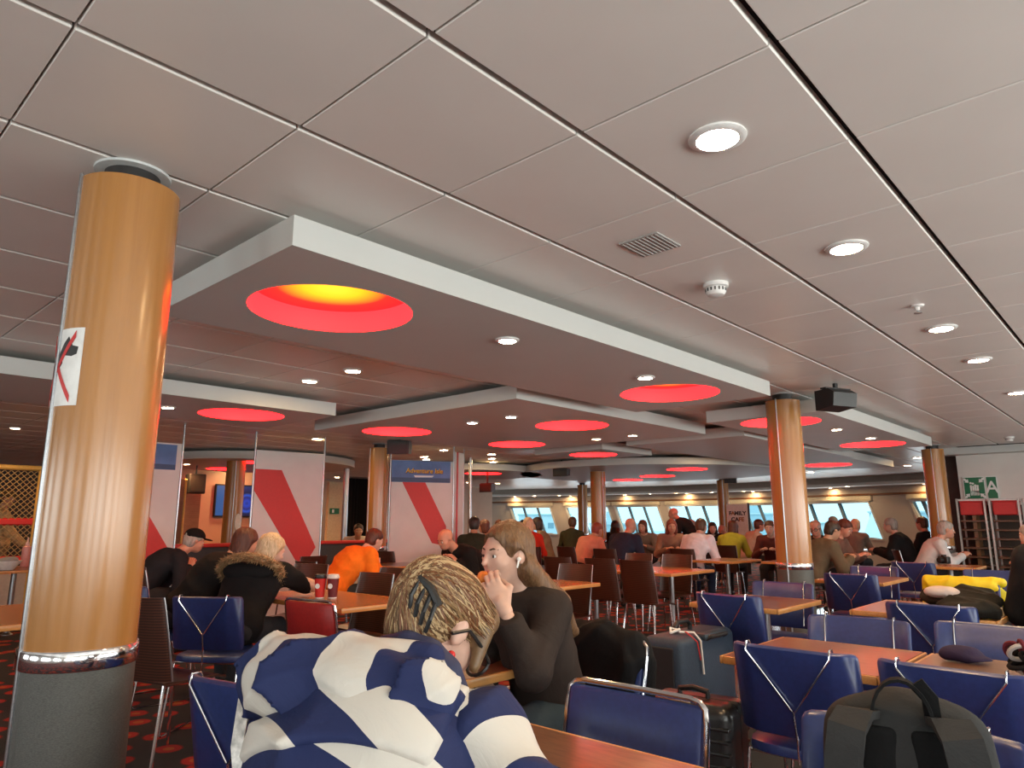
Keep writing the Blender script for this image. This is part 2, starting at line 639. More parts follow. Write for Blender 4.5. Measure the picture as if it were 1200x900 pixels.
for k, (x, y) in enumerate([(1.88, 0.87), (3.08, 0.87), (4.83, 0.87), (5.99, 0.87), (7.8, 0.87), (9.6, 0.87)]):
    downlight(x, y, H_CEIL, ['big glaring downlight, first of the row in the plain panel ceiling', 'second downlight of the row in the plain panel ceiling', 'third downlight of the row in the plain panel ceiling', 'fourth downlight of the plain ceiling row', 'fifth downlight of the plain ceiling row', 'sixth, smallest-looking downlight of the plain ceiling row'][k], 0.078)
for k, (x, y) in enumerate([(2.76, 2.58), (4.17, 2.57)]):
    downlight(x, y, RAFT_B, 'downlight in the long raft %s' % ['just past the yellow-glowing recess', 'beside its second red recess'][k], 0.06)
for k, (x, y) in enumerate([(4.94, 5.11), (4.91, 4.54), (6.97, 4.5), (6.97, 5.02)]):
    downlight(x, y, RAFT_B, ['downlight in the wide raft near its red recess over the blue banner', 'downlight close to the front corner of the wide raft', 'front downlight at the far end of the wide raft', 'back downlight at the far end of the wide raft'][k], 0.06)
for k, (x, y) in enumerate([(8.03, 2.55), (9.15, 2.52)]):
    downlight(x, y, RAFT_B, 'downlight in the loudspeaker raft %s' % ['near the loudspeaker', 'near its second red recess'][k], 0.06)
downlight(2.43, 6.39, RAFT_B, 'downlight beside the red recess of the raft behind the no-dogs column', 0.06)
downlight(3.09, 5.17, H_CEIL, 'farther of two downlights in the brownish panels between rafts', 0.07)
downlight(3.10, 4.56, H_CEIL, 'nearer of two downlights in the brownish panels between rafts', 0.07)
FARL = []
for px, py in [(372, 514), (520, 527), (497, 535), (500, 538), (576, 532), (576, 537), (578, 541), (640, 547), (650, 556), (690, 574), (395, 559), (286, 544), (287, 555), (583, 566), (604, 560), (549, 565), (830, 528), (870, 525), (1075, 536), (1063, 545), (1055, 557), (950, 553)]:
    FARL.append((px, py))
where = ['over the tall white partition', 'over the end of the blue banner', 'upper of a close pair over the blue banner', 'lower of a close pair over the blue banner', 'first of a short row of three past the slim pole', 'second of a short row of three past the slim pole', 'third of a short row of three past the slim pole', 'before the paired far columns', 'just under the one before the paired columns', 'low beside the paired far columns', 'over the cream door', 'upper one beside the orange-lit column', 'lower one beside the orange-lit column', 'under the round raft past the slim pole', 'beyond the small far loudspeaker', 'right beside the slim steel pole', 'first under the plain raft', 'second under the plain raft', 'top of three in a line before the third column', 'middle of three in a line before the third column', 'bottom of three in a line before the third column', 'peeping out beside the second column']
for (px, py), wh in zip(FARL, where):
    p = P(px, py, H_CEIL)
    downlight(p.x, p.y, H_CEIL - 0.001, 'small distant downlight ' + wh, 0.085, 'small distant downlights in the far panel ceiling')

# vent, smoke detectors, sprinkler
v0 = empty('ceiling_vent', (2.475, 1.478, H_CEIL), 0, 'square grey perforated vent plate in a ceiling panel', 'vent')
MB().box((0, 0, -0.003), (0.20, 0.19, 0.006), bev=0.002).build('plate', plain('vent_grey', (0.40, 0.385, 0.37), 0.6), v0)
for k in range(9):
    MB().box((0, -0.08 + 0.02 * k, -0.0075), (0.18, 0.005, 0.0025)).build('slat', plain('vent_grey_light', (0.42, 0.41, 0.39), 0.5), v0, 0)
for x, y, lb in ((3.14, 1.51, 'white round smoke detector with slotted side beside the vent'), (11.93, 1.49, 'white smoke detector before the bulkhead with the green sign')):
    s0 = empty('smoke_detector', (x, y, H_CEIL), 0, lb, 'smoke detector', 'ceiling smoke detectors')
    MB().lathe([(0.062, 0), (0.062, -0.02), (0.05, -0.024)], 24).build('base', M_WHITE, s0)
    MB().lathe([(0.05, -0.022), (0.05, -0.045), (0.04, -0.06), (0.02, -0.066), (0.001, -0.067)], 24, caps=False).build('head', M_WHITE, s0)
    for k in range(16):
        a = 2 * math.pi * k / 16
        MB().box((0.0495 * math.cos(a), 0.0495 * math.sin(a), -0.035), (0.004, 0.007, 0.016), (0, 0, a)).build('slot', M_DARK, s0, 0)
sp = empty('sprinkler_head', (4.22, 0.86, H_CEIL), 0, 'small metal sprinkler head between two ceiling downlights', 'sprinkler')
MB().lathe([(0.035, 0), (0.03, -0.008), (0.012, -0.012), (0.012, -0.03)], 16).build('rose', M_WHITE, sp)
MB().lathe([(0.004, -0.03), (0.004, -0.04), (0.02, -0.042), (0.02, -0.045)], 16).build('deflector', M_STEEL, sp)


# ---- columns
COLR = 0.152
_cp = {}


def column(x, y, label, seam_deg, z_top=H_CEIL, honey=True):
    root = empty('round_column', (x, y, 0), 0, label, 'column', 'round wood-clad columns', 'structure')
    if not _cp:
        _cp['wood'] = MB().lathe([(COLR, 0.915), (COLR, 2.37)], 64).mesh('wood_cladding', M_COLWOOD, 40)
        _cp['ring'] = MB().lathe([(COLR + 0.004, 0.86), (COLR + 0.007, 0.864), (COLR + 0.007, 0.912), (COLR + 0.004, 0.916)], 64).mesh('metal_ring', M_CHROME, 40)
        _cp['base'] = MB().lathe([(COLR + 0.001, 0.0), (COLR + 0.001, 0.86)], 64).mesh('lower_cover', M_COLBASE, 40)
        _cp['neck'] = MB().lathe([(0.085, 2.365), (0.085, 2.43)], 48).mesh('neck', M_DARK, 40)
        _cp['collar'] = MB().lathe([(0.100, 2.43), (0.116, 2.432), (0.118, 2.4395), (0.1, 2.4395)], 48).mesh('ceiling_collar', plain('collar_grey', (0.55, 0.58, 0.58), 0.4), 40)
        _cp['seam'] = MB().box((COLR + 0.002, 0, 1.2), (0.012, 0.012, 2.36), bev=0.003).mesh('seam_strip', M_STEEL, 30)
    for k, nm in (('wood', 'wood_cladding'), ('ring', 'metal_ring'), ('base', 'lower_cover'), ('neck', 'neck'), ('collar', 'ceiling_collar')):
        o = link(nm, _cp[k], root)
        o.rotation_euler = (0, 0, R(seam_deg))
    o = link('seam_strip', _cp['seam'], root)
    o.rotation_euler = (0, 0, R(seam_deg))
    return root


def facing(x, y):
    return math.degrees(math.atan2(-y, -x))


col1 = column(0.745, 2.45, 'big wooden column bearing a no-dogs sign', facing(0.745, 2.45) - 68)
column(6.43, 2.50, 'wooden column at the end of the long raft beside blue chairs', facing(6.43, 2.5) - 22)
column(12.40, 2.55, 'wooden column before the bulkhead with the green sign', facing(12.4, 2.55) - 8)
column(6.47, 8.72, 'wooden column next to the panel with the blue banner', facing(6.47, 8.72) - 60)
column(11.75, 8.45, 'thicker-looking of the two wooden columns standing together by the far windows', facing(11.7, 8.4) + 40)
column(17.4, 13.1, 'thinner-looking column paired with another before the far windows', facing(17, 13))
column(17.9, 8.75, 'wooden column beside the FAMILY CAFE board', facing(18, 8.8))
column(5.55, 11.45, 'orange-lit column in front of the wall screen', facing(5.5, 11.4))
q = Vector((5.55, 11.45, 0)) + Vector((math.cos(R(-82)), math.sin(R(-82)), 0)) * 0.158; q.z = 1.26
ov = MB().lathe([(0.001, -0.004), (0.05, -0.004), (0.055, 0.004), (0.001, 0.004)], 24, M=Matrix.Scale(2.6, 4, (0, 1, 0)), caps=False)
ovs = ov.build('oval_sign', M_WHITE)
ovs.matrix_world = wall_frame(q, (math.cos(R(-82)), math.sin(R(-82)), 0))
tag(ovs, 'narrow white oval sign on the orange-lit column', 'sign')

# no-dogs sign wrapped on the first column
sg = empty('no_dogs_sign', (0.745, 2.45, 0), 0, 'white no-dogs notice with a black dog crossed out in red', 'sign')


def wrap(name, poly, mat, off, parent=sg, z_mid=1.735, a_mid=None):
    """poly in (metres along the column surface, metres up) bent round the column."""
    bm = bmesh.new()
    vs = [bm.verts.new((x, y, 0)) for x, y in poly]
    bm.faces.new(vs)
    xs = [p[0] for p in poly]
    k = min(xs) + 0.01
    while k < max(xs):
        bmesh.ops.bisect_plane(bm, geom=bm.verts[:] + bm.edges[:] + bm.faces[:], plane_co=(k, 0, 0), plane_no=(1, 0, 0))
        k += 0.01
    for v in bm.verts:
        a = SIGN_A + v.co.x / COLR
        z = z_mid + v.co.y
        v.co = Vector(((COLR + off) * math.cos(a), (COLR + off) * math.sin(a), z))
    r = bmesh.ops.extrude_face_region(bm, geom=bm.faces[:])
    for e in r['geom']:
        if isinstance(e, bmesh.types.BMVert):
            f = (COLR + off + 0.0012) / (COLR + off)
            e.co = Vector((e.co.x * f, e.co.y * f, e.co.z))
    bmesh.ops.recalc_face_normals(bm, faces=bm.faces)
    me = bpy.data.meshes.new(name); bm.to_mesh(me); bm.free()
    me.materials.append(mat)
    return link(name, me, parent)


SIGN_A = R(facing(0.745, 2.45) - 60)
wrap('plate', [(-0.085, -0.12), (0.075, -0.12), (0.075, 0.12), (-0.085, 0.12)], M_WHITE, 0.0005)
dog = [(-0.055, -0.075), (-0.035, -0.08), (-0.028, -0.02), (0.0, 0.01), (-0.005, 0.03), (0.03, 0.025), (0.045, 0.03), (0.048, 0.048), (0.03, 0.052), (0.015, 0.075), (0.0, 0.06), (-0.02, 0.03), (-0.05, 0.02), (-0.075, -0.02), (-0.07, -0.075)]
wrap('dog_pictogram', [(x * 1.15 + 0.006, y * 1.25) for x, y in dog], M_DARK, 0.0018)
for s in (-1, 1):
    w = 0.011
    wrap('red_bar', [(-0.075, -0.1 * s - w), (-0.075, -0.1 * s + w), (0.05, 0.1 * s + w), (0.05, 0.1 * s - w)][::s], M_RED, 0.003)

# ---- walls out of frame that close the room (window wall beside the camera, rear wall)
wr = MB()
wr.box((6.5, WIN_Y - 0.1, 0.45), (22, 0.16, 0.9))
wr.box((6.5, WIN_Y - 0.1, 2.17), (22, 0.16, 0.54))
ed = [-4.5] + [v for ab in WIN_X for v in ab] + [17.5]
for a, b in zip(ed[0::2], ed[1::2]):
    wr.box(((a + b) / 2, WIN_Y - 0.1, 1.4), (b - a, 0.16, 1.0))
tag(wr.build('wall_right', M_WALLWHITE, smooth=0), kind='structure')
wre = MB()
wre.box((-4.45, 10, 0.45), (0.1, 27, 0.9)); wre.box((-4.45, 10, 2.17), (0.1, 27, 0.54))
for y0, y1 in ((-3.5, -1.95), (-0.45, 0.45), (1.95, 2.85), (4.35, 5.25), (6.75, 23.5)):
    wre.box((-4.45, (y0 + y1) / 2, 1.4), (0.1, y1 - y0, 1.0))
tag(wre.build('wall_rear', M_GREYWALL, smooth=0), kind='structure')
M_PINKWALL = plain('beige_wall', (0.55, 0.38, 0.29), 0.6, 0, 0.05, 3)
tag(MB().box((6.5, 17.6, 1.22), (23, 0.1, 2.44)).build('wall_left', M_PINKWALL, smooth=0), kind='structure')

# ---- far bow wall with slanted windows
BOW = [P(430, 589.3, 2.0), P(560, 588.7, 2.0), P(690, 587.3, 2.0), P(800, 585.5, 2.0), P(905, 583.0, 2.0), P(1000, 579.5, 2.0), P(1130, 575.0, 2.0)]
BOW = [Vector((p.x, p.y, 0)) for p in BOW]
blen = [0]
for a, b in zip(BOW, BOW[1:]): blen.append(blen[-1] + (b - a).length)


def bow(s, z, off=0.0):
    """point on the bow wall; off > 0 towards the room"""
    s = min(max(s, 0), blen[-1] - 1e-6)
    for i in range(len(BOW) - 1):
        if s <= blen[i + 1]:
            d = (BOW[i + 1] - BOW[i]).normalized()
            p = BOW[i] + d * (s - blen[i])
            nrm = Vector((0, 0, 1)).cross(d)
            if nrm.dot(-p) < 0: nrm = -nrm
            return Vector((p.x, p.y, z)) + nrm * off


def bow_s(px):
    d = ray(px, 590); best = None
    for i in range(len(BOW) - 1):
        a, b = BOW[i], BOW[i + 1]
        # solve a + u (b-a) = t d
        den = (b.x - a.x) * d.y - (b.y - a.y) * d.x
        u = (a.y * d.x - a.x * d.y) / den
        if -0.001 <= u <= 1.001: best = blen[i] + u * (b - a).length
    return best


def bow_quad(mb, s0, s1, z0, z1, off0, off1, sh=0.0, mi=0, n=1):
    """a slab of the bow wall, its bottom edge shifted by sh along the wall"""
    for k in range(n):
        a, b = s0 + (s1 - s0) * k / n, s0 + (s1 - s0) * (k + 1) / n
        vs = [bow(a + sh, z0, off0), bow(b + sh, z0, off0), bow(b, z1, off0), bow(a, z1, off0), bow(a + sh, z0, off1), bow(b + sh, z0, off1), bow(b, z1, off1), bow(a, z1, off1)]
        mb.add(vs, [(0, 1, 2, 3), (7, 6, 5, 4), (0, 4, 5, 1), (1, 5, 6, 2), (2, 6, 7, 3), (3, 7, 4, 0)], mi)
    return mb


SILL, HEAD = 0.82, 1.80
SH = 0.33 * (HEAD - SILL)
wins = [(505, 571), (597, 645), (662, 713), (719, 771), (781, 843), (853, 906), (916, 1019), (1066, 1108)]
M_BOWWALL = plain('bow_wall_paint', (0.46, 0.41, 0.36), 0.6, 0, 0.04, 3)
bw = MB()
bow_quad(bw, 0, blen[-1], 0, SILL, 0, -0.12, n=24)
bow_quad(bw, 0, blen[-1], HEAD, 2.3, 0, -0.12, n=24)
es = [0] + [bow_s(v) for ab in wins for v in ab] + [blen[-1]]
for a, b in zip(es[0::2], es[1::2]):
    bow_quad(bw, a, b, SILL, HEAD, 0, -0.12, SH)
tag(bw.build('wall_bow', M_BOWWALL, smooth=0), kind='structure')
bt = MB(); bow_quad(bt, 0, blen[-1], 1.965, 2.015, 0.04, 0.0, n=24)
tag(bt.build('trim_1', M_BROWNTRIM, smooth=0), kind='structure')
bc = MB(); bow_quad(bc, 0, blen[-1], 2.2, 2.27, 0.75, -0.1, n=24)
tag(bc.build('trim_2', M_RAFT, smooth=0), kind='structure')
bd = MB(); bow_quad(bd, 0, blen[-1], 2.27, 2.44, 0.55, -0.12, n=24)
tag(bd.build('trim_3', M_BOWWALL, smooth=0), kind='structure')


def pane_mat():
    m = bpy.data.materials.new('tinted_pane'); m.use_nodes = True
    N, L = m.node_tree.nodes, m.node_tree.links
    N.clear()
    o = N.new('ShaderNodeOutputMaterial'); t = N.new('ShaderNodeBsdfTransparent'); g = N.new('ShaderNodeBsdfGlossy'); x = N.new('ShaderNodeMixShader')
    f = noise(N, L, None, 0.6, 2)
    L.new(ramp(N, L, f, [(0.2, (0.74, 0.93, 0.96)), (0.8, (0.80, 0.96, 0.99))]), t.inputs[0])
    g.inputs['Roughness'].default_value = 0.05
    x.inputs[0].default_value = 0.06
    L.new(t.outputs[0], x.inputs[1]); L.new(g.outputs[0], x.inputs[2]); L.new(x.outputs[0], o.inputs[0])
    return m


M_PANE = pane_mat()
M_WFRAME = plain('window_frame_white', (0.62, 0.64, 0.62), 0.4)
M_MULL = plain('window_mullion', (0.16, 0.24, 0.3), 0.4)
for k, (xa, xb) in enumerate(wins):
    a, b = bow_s(xa), bow_s(xb)
    w = empty('window_%d' % (k + 1), (0, 0, 0), 0, kind='structure')
    f = MB()
    bow_quad(f, a, a + 0.07, SILL, HEAD, 0.02, -0.14, SH)
    bow_quad(f, b - 0.05, b, SILL, HEAD, 0.02, -0.14, SH)
    bow_quad(f, a, b, SILL - 0.04, SILL + 0.03, 0.03, -0.14, SH)
    bow_quad(f, a, b, HEAD - 0.03, HEAD + 0.02, 0.03, -0.14)
    f.build('window_frame', M_WFRAME, w, 0)
    bl = MB(); bow_quad(bl, a - 0.05, b + 0.08, HEAD + 0.02, 1.955, 0.05, 0.005, n=2)
    bl.build('roller_blind', M_CREAM, w, 0)
    bl2 = MB(); bow_quad(bl2, a - 0.05, b + 0.08, HEAD + 0.05, HEAD + 0.07, 0.06, 0.04, n=2)
    bl2.build('blind_rail', M_CREAM, w, 0)
    mid = bow((a + b) / 2 + SH / 2, (SILL + HEAD) / 2, 0.06)
    nr = (bow((a + b) / 2, 1, 1.0) - bow((a + b) / 2, 1, 0.0)).normalized()
    dl = area('bow_daylight', mid, (0, 0, 0), b - a - 0.1, HEAD - SILL - 0.1, 10 * (b - a), (0.85, 0.96, 1.0))
    dl.rotation_euler = (-nr).to_track_quat('Z', 'Y').to_euler()
    for j in range(3):
        c, d = a + (b - a) * j / 3, a + (b - a) * (j + 1) / 3
        p = MB(); bow_quad(p, c + 0.03, d - 0.03, SILL, HEAD, -0.07, -0.075, SH)
        p.build('pane', M_PANE, w, 0)
        if j:
            m = MB(); bow_quad(m, c - 0.035, c + 0.035, SILL, HEAD, -0.03, -0.12, SH)
            m.build('mullion', M_MULL, w, 0)

# warm lights under the bow cornice, each washing the wall band
ORD = ['first', 'second', 'third', 'fourth', 'fifth', 'sixth', 'seventh', 'eighth', 'ninth']
for ki, px in enumerate((552, 605, 670, 735, 808, 886, 979, 1090)):
    s = bow_s(px)
    p = bow(s, 2.2, 0.16)
    downlight(p.x, p.y, 2.2, '%s wall-washing cornice light from the slim pole, over the bow windows' % ORD[ki], 0.06, 'cornice downlights over the bow windows')
    l = bpy.data.lights.new('cornice_spot', 'SPOT')
    l.energy = 16; l.color = (1.0, 0.68, 0.28); l.spot_size = R(120); l.spot_blend = 0.8; l.shadow_soft_size = 0.03
    lo = bpy.data.objects.new('cornice_spot', l); COL.objects.link(lo)
    lo.location = bow(s, 2.185, 0.13)
for ki, (px, py) in enumerate([(632, 574), (661, 575), (695, 573), (770, 569), (800, 571), (845, 570), (883, 567), (940, 568), (1010, 565)]):
    s = bow_s(px); p = bow(s, 2.2, 0.6)
    downlight(p.x, p.y, 2.2, '%s front-edge cornice light from the slim pole, before the bow windows' % ORD[ki], 0.06, 'downlights in the pale cornice')

# ---- harbour outside
M_SEA = plain('harbour_water', (0.35, 0.5, 0.55), 0.3, 0, 0.2, 0.05)
sea = MB().box((350, 200, -9.1), (640, 900, 0.2)).build('water', M_SEA, smooth=0)
tag(sea, kind='structure')
M_BLD = [plain('quay_wall_%d' % i, c, 0.7) for i, c in enumerate([(0.68, 0.74, 0.76), (0.55, 0.66, 0.7), (0.78, 0.82, 0.82), (0.5, 0.62, 0.66)])]
M_BWIN = plain('quay_window', (0.3, 0.42, 0.48), 0.2)
M_HULL = plain('white_canopy', (0.85, 0.88, 0.9), 0.6)
rnd = random.Random(4)
desc = ['long low pale quay building', 'grey warehouse with a stepped block', 'tall pale harbour office', 'wide bluish terminal shed', 'small white quay house', 'dim grey storage hall', 'pale flat-roofed terminal', 'square grey harbour block', 'long bluish wharf shed']
for k in range(9):
    dist = 150 + 15 * rnd.random()
    px = 470 + 84 * k
    yw = view_yaw(px)
    w, dpt, h = 9 + 3 * rnd.random(), 10, 8.5 + 4.0 * rnd.random()
    b = empty('quay_building', (dist * math.cos(yw), dist * math.sin(yw), -9), yw, desc[k] + ' across the water outside', 'building', 'quay buildings outside')
    MB().box((0, 0, h / 2), (dpt, w, h)).build('wall', M_BLD[k % 4], b, 0)
    MB().box((0, 0, h + 0.15), (dpt + 0.6, w + 0.6, 0.3)).build('roof', M_BLD[(k + 1) % 4], b, 0)
    if k % 2:
        MB().box((0, w * 0.1, h + 1.4), (dpt * 0.5, w * 0.3, 2.6)).build('roof_block', M_BLD[(k + 2) % 4], b, 0)
    nw = int(w / 2.6)
    wm = MB().box((0, 0, 0), (0.1, 1.3, 1.2)).mesh('window', M_BWIN, 0)
    for fl in range(2):
        for i in range(nw):
            link('window', wm, b, (-dpt / 2 - 0.03, -w / 2 + w * (i + 0.5) / nw, h - 2.2 - 3.0 * fl))
q = D(1026, 632, 60)
tn = empty('white_canopy', (q.x, q.y, -9), 0.4, 'white pointed canopy on the quay seen through the bow window', 'canopy')
MB().add([(-3, -3, 3), (3, -3, 3), (3, 3, 3), (-3, 3, 3), (0, 0, 11.3)], [(0, 1, 4), (1, 2, 4), (2, 3, 4), (3, 0, 4), (3, 2, 1, 0)]).build('canopy_cloth', M_HULL, tn, 0)
for sx in (-2.9, 2.9):
    for sy in (-2.9, 2.9):
        MB().tube([(sx, sy, 0), (sx, sy, 3.1)], 0.12).build('leg', M_STEEL, tn)

# ---- bulkhead with the green assembly sign
BX = 13.4
tag(MB().box((BX + 0.1, -0.25, 1.22), (0.2, 5.36, 2.44)).build('wall_bulkhead', M_WALLWHITE, smooth=0), kind='structure')
tag(MB().box((BX - 0.15, -0.1, 2.385), (0.3, 5.6, 0.11)).build('trim_4', M_RAFT, smooth=0), kind='structure')
tag(MB().box((BX + 0.35, 2.68, 1.2), (0.2, 0.5, 2.4)).build('dark_opening', plain('dark_brown_fill', (0.05, 0.025, 0.015), 0.5), smooth=0), kind='structure')  # solid dark slab added to stand for the dark opening
M_GREEN = plain('sign_green', (0.004, 0.17, 0.075), 0.4, 0, 0.03)
M_SIGNW = plain('sign_white', (0.8, 0.85, 0.82), 0.5, 0, 0.02)


def text(body, size, mat, parent, x, y, z=0.004, ext=0.002, name='lettering', align='CENTER', shear=0.0, bold=0.0):
    c = bpy.data.curves.new(name, 'FONT')
    c.body = body; c.size = size; c.align_x = align; c.align_y = 'CENTER'; c.extrude = ext; c.shear = shear; c.offset = bold
    c.materials.append(mat)
    t = bpy.data.objects.new(name, c); COL.objects.link(t)
    dg = bpy.context.evaluated_depsgraph_get(); dg.update()
    me = bpy.data.meshes.new_from_object(t.evaluated_get(dg))
    COL.objects.unlink(t); bpy.data.objects.remove(t)
    o = link(name, me, parent, (x, y, z))
    return o


s0 = PX(1127.5, 559, BX - 0.02); s1 = PX(1172, 585, BX - 0.02)
sw, sh_ = s0.y - s1.y, s0.z - s1.z
sign = empty('assembly_sign', (0, 0, 0), 0, 'green muster sign with gathered people, four arrows and a letter A', 'sign')
sign.matrix_world = wall_frame((BX - 0.012, (s0.y + s1.y) / 2, (s0.z + s1.z) / 2), (-1, 0, 0))
wA = sw * 0.64
MB().box((-sw / 2 + wA / 2, 0, 0), (wA, sh_, 0.02)).build('plate', M_SIGNW, sign, 0)
MB().box((-sw / 2 + wA / 2, 0, 0.006), (wA - 0.03, sh_ - 0.03, 0.016)).build('green_field', M_GREEN, sign, 0)
MB().box((sw / 2 - (sw - wA) / 2, 0, 0), (sw - wA - 0.01, sh_, 0.02)).build('plate', M_SIGNW, sign, 0)
MB().box((sw / 2 - (sw - wA) / 2, 0, 0.006), (sw - wA - 0.04, sh_ - 0.03, 0.016)).build('green_field', M_GREEN, sign, 0)
text('A', sh_ * 0.72, M_SIGNW, sign, sw / 2 - (sw - wA) / 2, 0, 0.016, bold=0.003)
cxs = -sw / 2 + wA / 2
for sx in (-1, 1):
    for sy in (-1, 1):
        ang = math.atan2(-sy, -sx)
        M = Matrix.Translation((cxs + sx * wA * 0.34, sy * sh_ * 0.33, 0.015)) @ Matrix.Rotation(ang, 4, 'Z')
        u = sh_ * 0.13
        MB().add([M @ Vector(p) for p in [(u, 0, 0), (0, u * 0.8, 0), (0, u * 0.35, 0), (-u, u * 0.35, 0), (-u, -u * 0.35, 0), (0, -u * 0.35, 0), (0, -u * 0.8, 0)]], [list(range(7))]).build('arrow', M_SIGNW, sign, 0)
for k in range(4):
    x = cxs + (k - 1.5) * wA * 0.1
    hh = sh_ * (0.22 + 0.03 * (k % 2))
    m = MB().lathe([(0.001, 0), (sh_ * 0.045, 0)], 12, (x, hh - 0.02 * k, 0.0152), caps=False)
    m.box((x, -0.01 * k, 0.015), (wA * 0.085, sh_ * 0.26, 0.001)); m.box((x - wA * 0.025, -sh_ * 0.22, 0.015), (wA * 0.03, sh_ * 0.2, 0.001)); m.box((x + wA * 0.025, -sh_ * 0.22, 0.015), (wA * 0.03, sh_ * 0.2, 0.001))
    m.build('person_pictogram', M_SIGNW, sign, 0)

# trolley racks under the sign
M_RACKW = plain('rack_white_steel', (0.6, 0.6, 0.58), 0.35, 0.3)
for k, (pxa, pxb) in enumerate(((1131, 1163), (1169, 1203))):
    X = BX - 0.35
    a, b = PX(pxa, 640, X), PX(pxb, 640, X)
    w = a.y - b.y
    rk = empty('trolley_rack', (X, (a.y + b.y) / 2, 0), 0, ['tray trolley with a red crate beside the dark doorway', 'tray trolley with a red crate at the edge of the bulkhead'][k], 'trolley', 'tray trolleys under the green sign')
    for sx in (-0.22, 0.22):
        for sy in (-w / 2, w / 2):
            MB().box((sx, sy, 0.84), (0.025, 0.025, 1.56)).build('post', M_RACKW, rk, 0)
            MB().lathe([(0.02, -0.015), (0.04, -0.012), (0.04, 0.012), (0.02, 0.015)], 14, (sx, sy, 0.04), M=Matrix.Rotation(R(90), 4, 'X')).build('wheel', M_BLACK, rk)
    for sx in (-0.22, 0.22):
        MB().box((sx, 0, 1.6), (0.025, w, 0.03)).build('top_rail', M_RACKW, rk, 0)
    for i in range(9):
        MB().box((0, 0, 0.2 + 0.135 * i), (0.42, w - 0.04, 0.03), bev=0.006).build('tray', wood('rack_tray_brown', (0.10, 0.05, 0.03), (0.16, 0.08, 0.045)), rk, 0)
    MB().box((0.2, 0, 0.8), (0.02, w - 0.03, 1.45)).build('dark_backing', plain('rack_dark_back', (0.05, 0.028, 0.018), 0.6), rk, 0)  # dark sheet added behind the trays to darken the rack interior
    cr = MB().box((0, 0, 1.47), (0.4, w - 0.06, 0.2), bev=0.012).build('crate', M_RED, rk)
    MB().box((0, 0, 1.575), (0.42, w - 0.05, 0.02), bev=0.004).build('crate_rim', M_RED, cr)
jb = MB().box((BX - 0.3, 2.2, 0.75), (0.3, 0.05, 1.5)).build('trim_5', wood('rack_side_board', (0.2, 0.09, 0.035), (0.3, 0.14, 0.06)), smooth=0)
tag(jb, kind='structure')

# ---- printed partition panels with red diagonal bands
def partition(a, b, ztop, label, bands, banner=None, posts=(True, True)):
    a, b = Vector((a[0], a[1], 0)), Vector((b[0], b[1], 0))
    d = (b - a).normalized(); w = (b - a).length
    n = Vector((d.y, -d.x, 0))
    root = empty('printed_partition', (0, 0, 0), 0, label, 'partition', 'printed white partition panels')
    root.matrix_world = wall_frame((a + b) / 2 + Vector((0, 0, ztop / 2)), n)
    MB().box((0, 0, -0.02), (w, ztop, 0.04), bev=0.004).build('panel', M_WALLWHITE, root, 0)
    for pts in bands:
        MB().add([(x - w / 2, ztop / 2 + z, 0.002) for x, z in pts] + [(x - w / 2, ztop / 2 + z, 0.0006) for x, z in pts], [list(range(len(pts)))] + [[i, (i + 1) % len(pts), len(pts) + (i + 1) % len(pts), len(pts) + i] for i in range(len(pts))]).build('red_band', M_REDPIC, root, 0)
    for k, on in enumerate(posts):
        if on:
            x = (-w / 2 - 0.015, w / 2 + 0.015)[k]
            MB().tube([(x, -ztop / 2, -0.01), (x, 2.44 - ztop / 2, -0.01)], 0.011, 10).build('post', M_STEEL, root)
    return root, w


band = [(0, -0.25), (0.36, -0.25), (0.91, -1.27), (0.80, -1.45), (0.64, -1.45), (0, -0.53)]
partition((2.62, 8.72), (3.52, 8.70), 2.2, 'white partition with a red band partly behind the no-dogs column', [[(0.0, -0.25), (0.2, -0.25), (0.85, -1.25), (0.86, -1.5), (0.0, -1.5)]])
partition((4.47, 8.68), (5.43, 8.60), 2.2, 'tall white partition with a wide red diagonal band and plain top', [band])
P3, P3w = partition((6.62, 8.60), (7.50, 8.18), 2.2, 'white partition with red band under a blue Adventure banner', [[(0.17, -0.33), (0.53, -0.33), (0.88, -1.0), (0.88, -1.3), (0.66, -1.25)]])
partition((7.54, 8.17), (7.86, 8.31), 2.36, 'narrow white end partition with a red upright stripe', [[(0.05, 0), (0.12, 0), (0.12, -2.2), (0.05, -2.2)]], posts=(False, True))
M_BSKY = plain('banner_sky', (0.10, 0.19, 0.42), 0.5, 0, 0.2, 4)
M_BSEA = plain('banner_sea', (0.045, 0.095, 0.2), 0.5, 0, 0.1, 6, 0, (1, 8, 1))
M_YEL = plain('banner_yellow', (0.85, 0.5, 0.03), 0.5)


def banner(loc, n, w, h, label, logo):
    bn = empty('blue_banner', (0, 0, 0), 0, label, 'banner', 'blue sky-and-sea banners')
    bn.matrix_world = wall_frame(loc, n)
    MB().box((0, 0, 0), (w, h, 0.012)).build('board', M_BSKY, bn, 0)
    MB().box((0, -h * 0.39, 0.002), (w - 0.004, h * 0.2, 0.012)).build('sea_print', M_BSEA, bn, 0)
    if logo:
        text('Adventure Isle', h * 0.30, plain('logo_shadow', (0.12, 0.03, 0.01), 0.5), bn, w * 0.055, h * 0.015, 0.0075, 0.0005, bold=0.006, shear=0.1)
        text('Adventure Isle', h * 0.30, M_YEL, bn, w * 0.05, h * 0.03, 0.009, 0.0005, bold=0.001, shear=0.1)
        bt_ = MB().prism([(-0.10, -0.09), (0.17, -0.085), (0.2, -0.06), (-0.12, -0.06)], 0.0065, 0.0085)
        bt_.build('boat_print', M_SIGNW, bn, 0)
    return bn


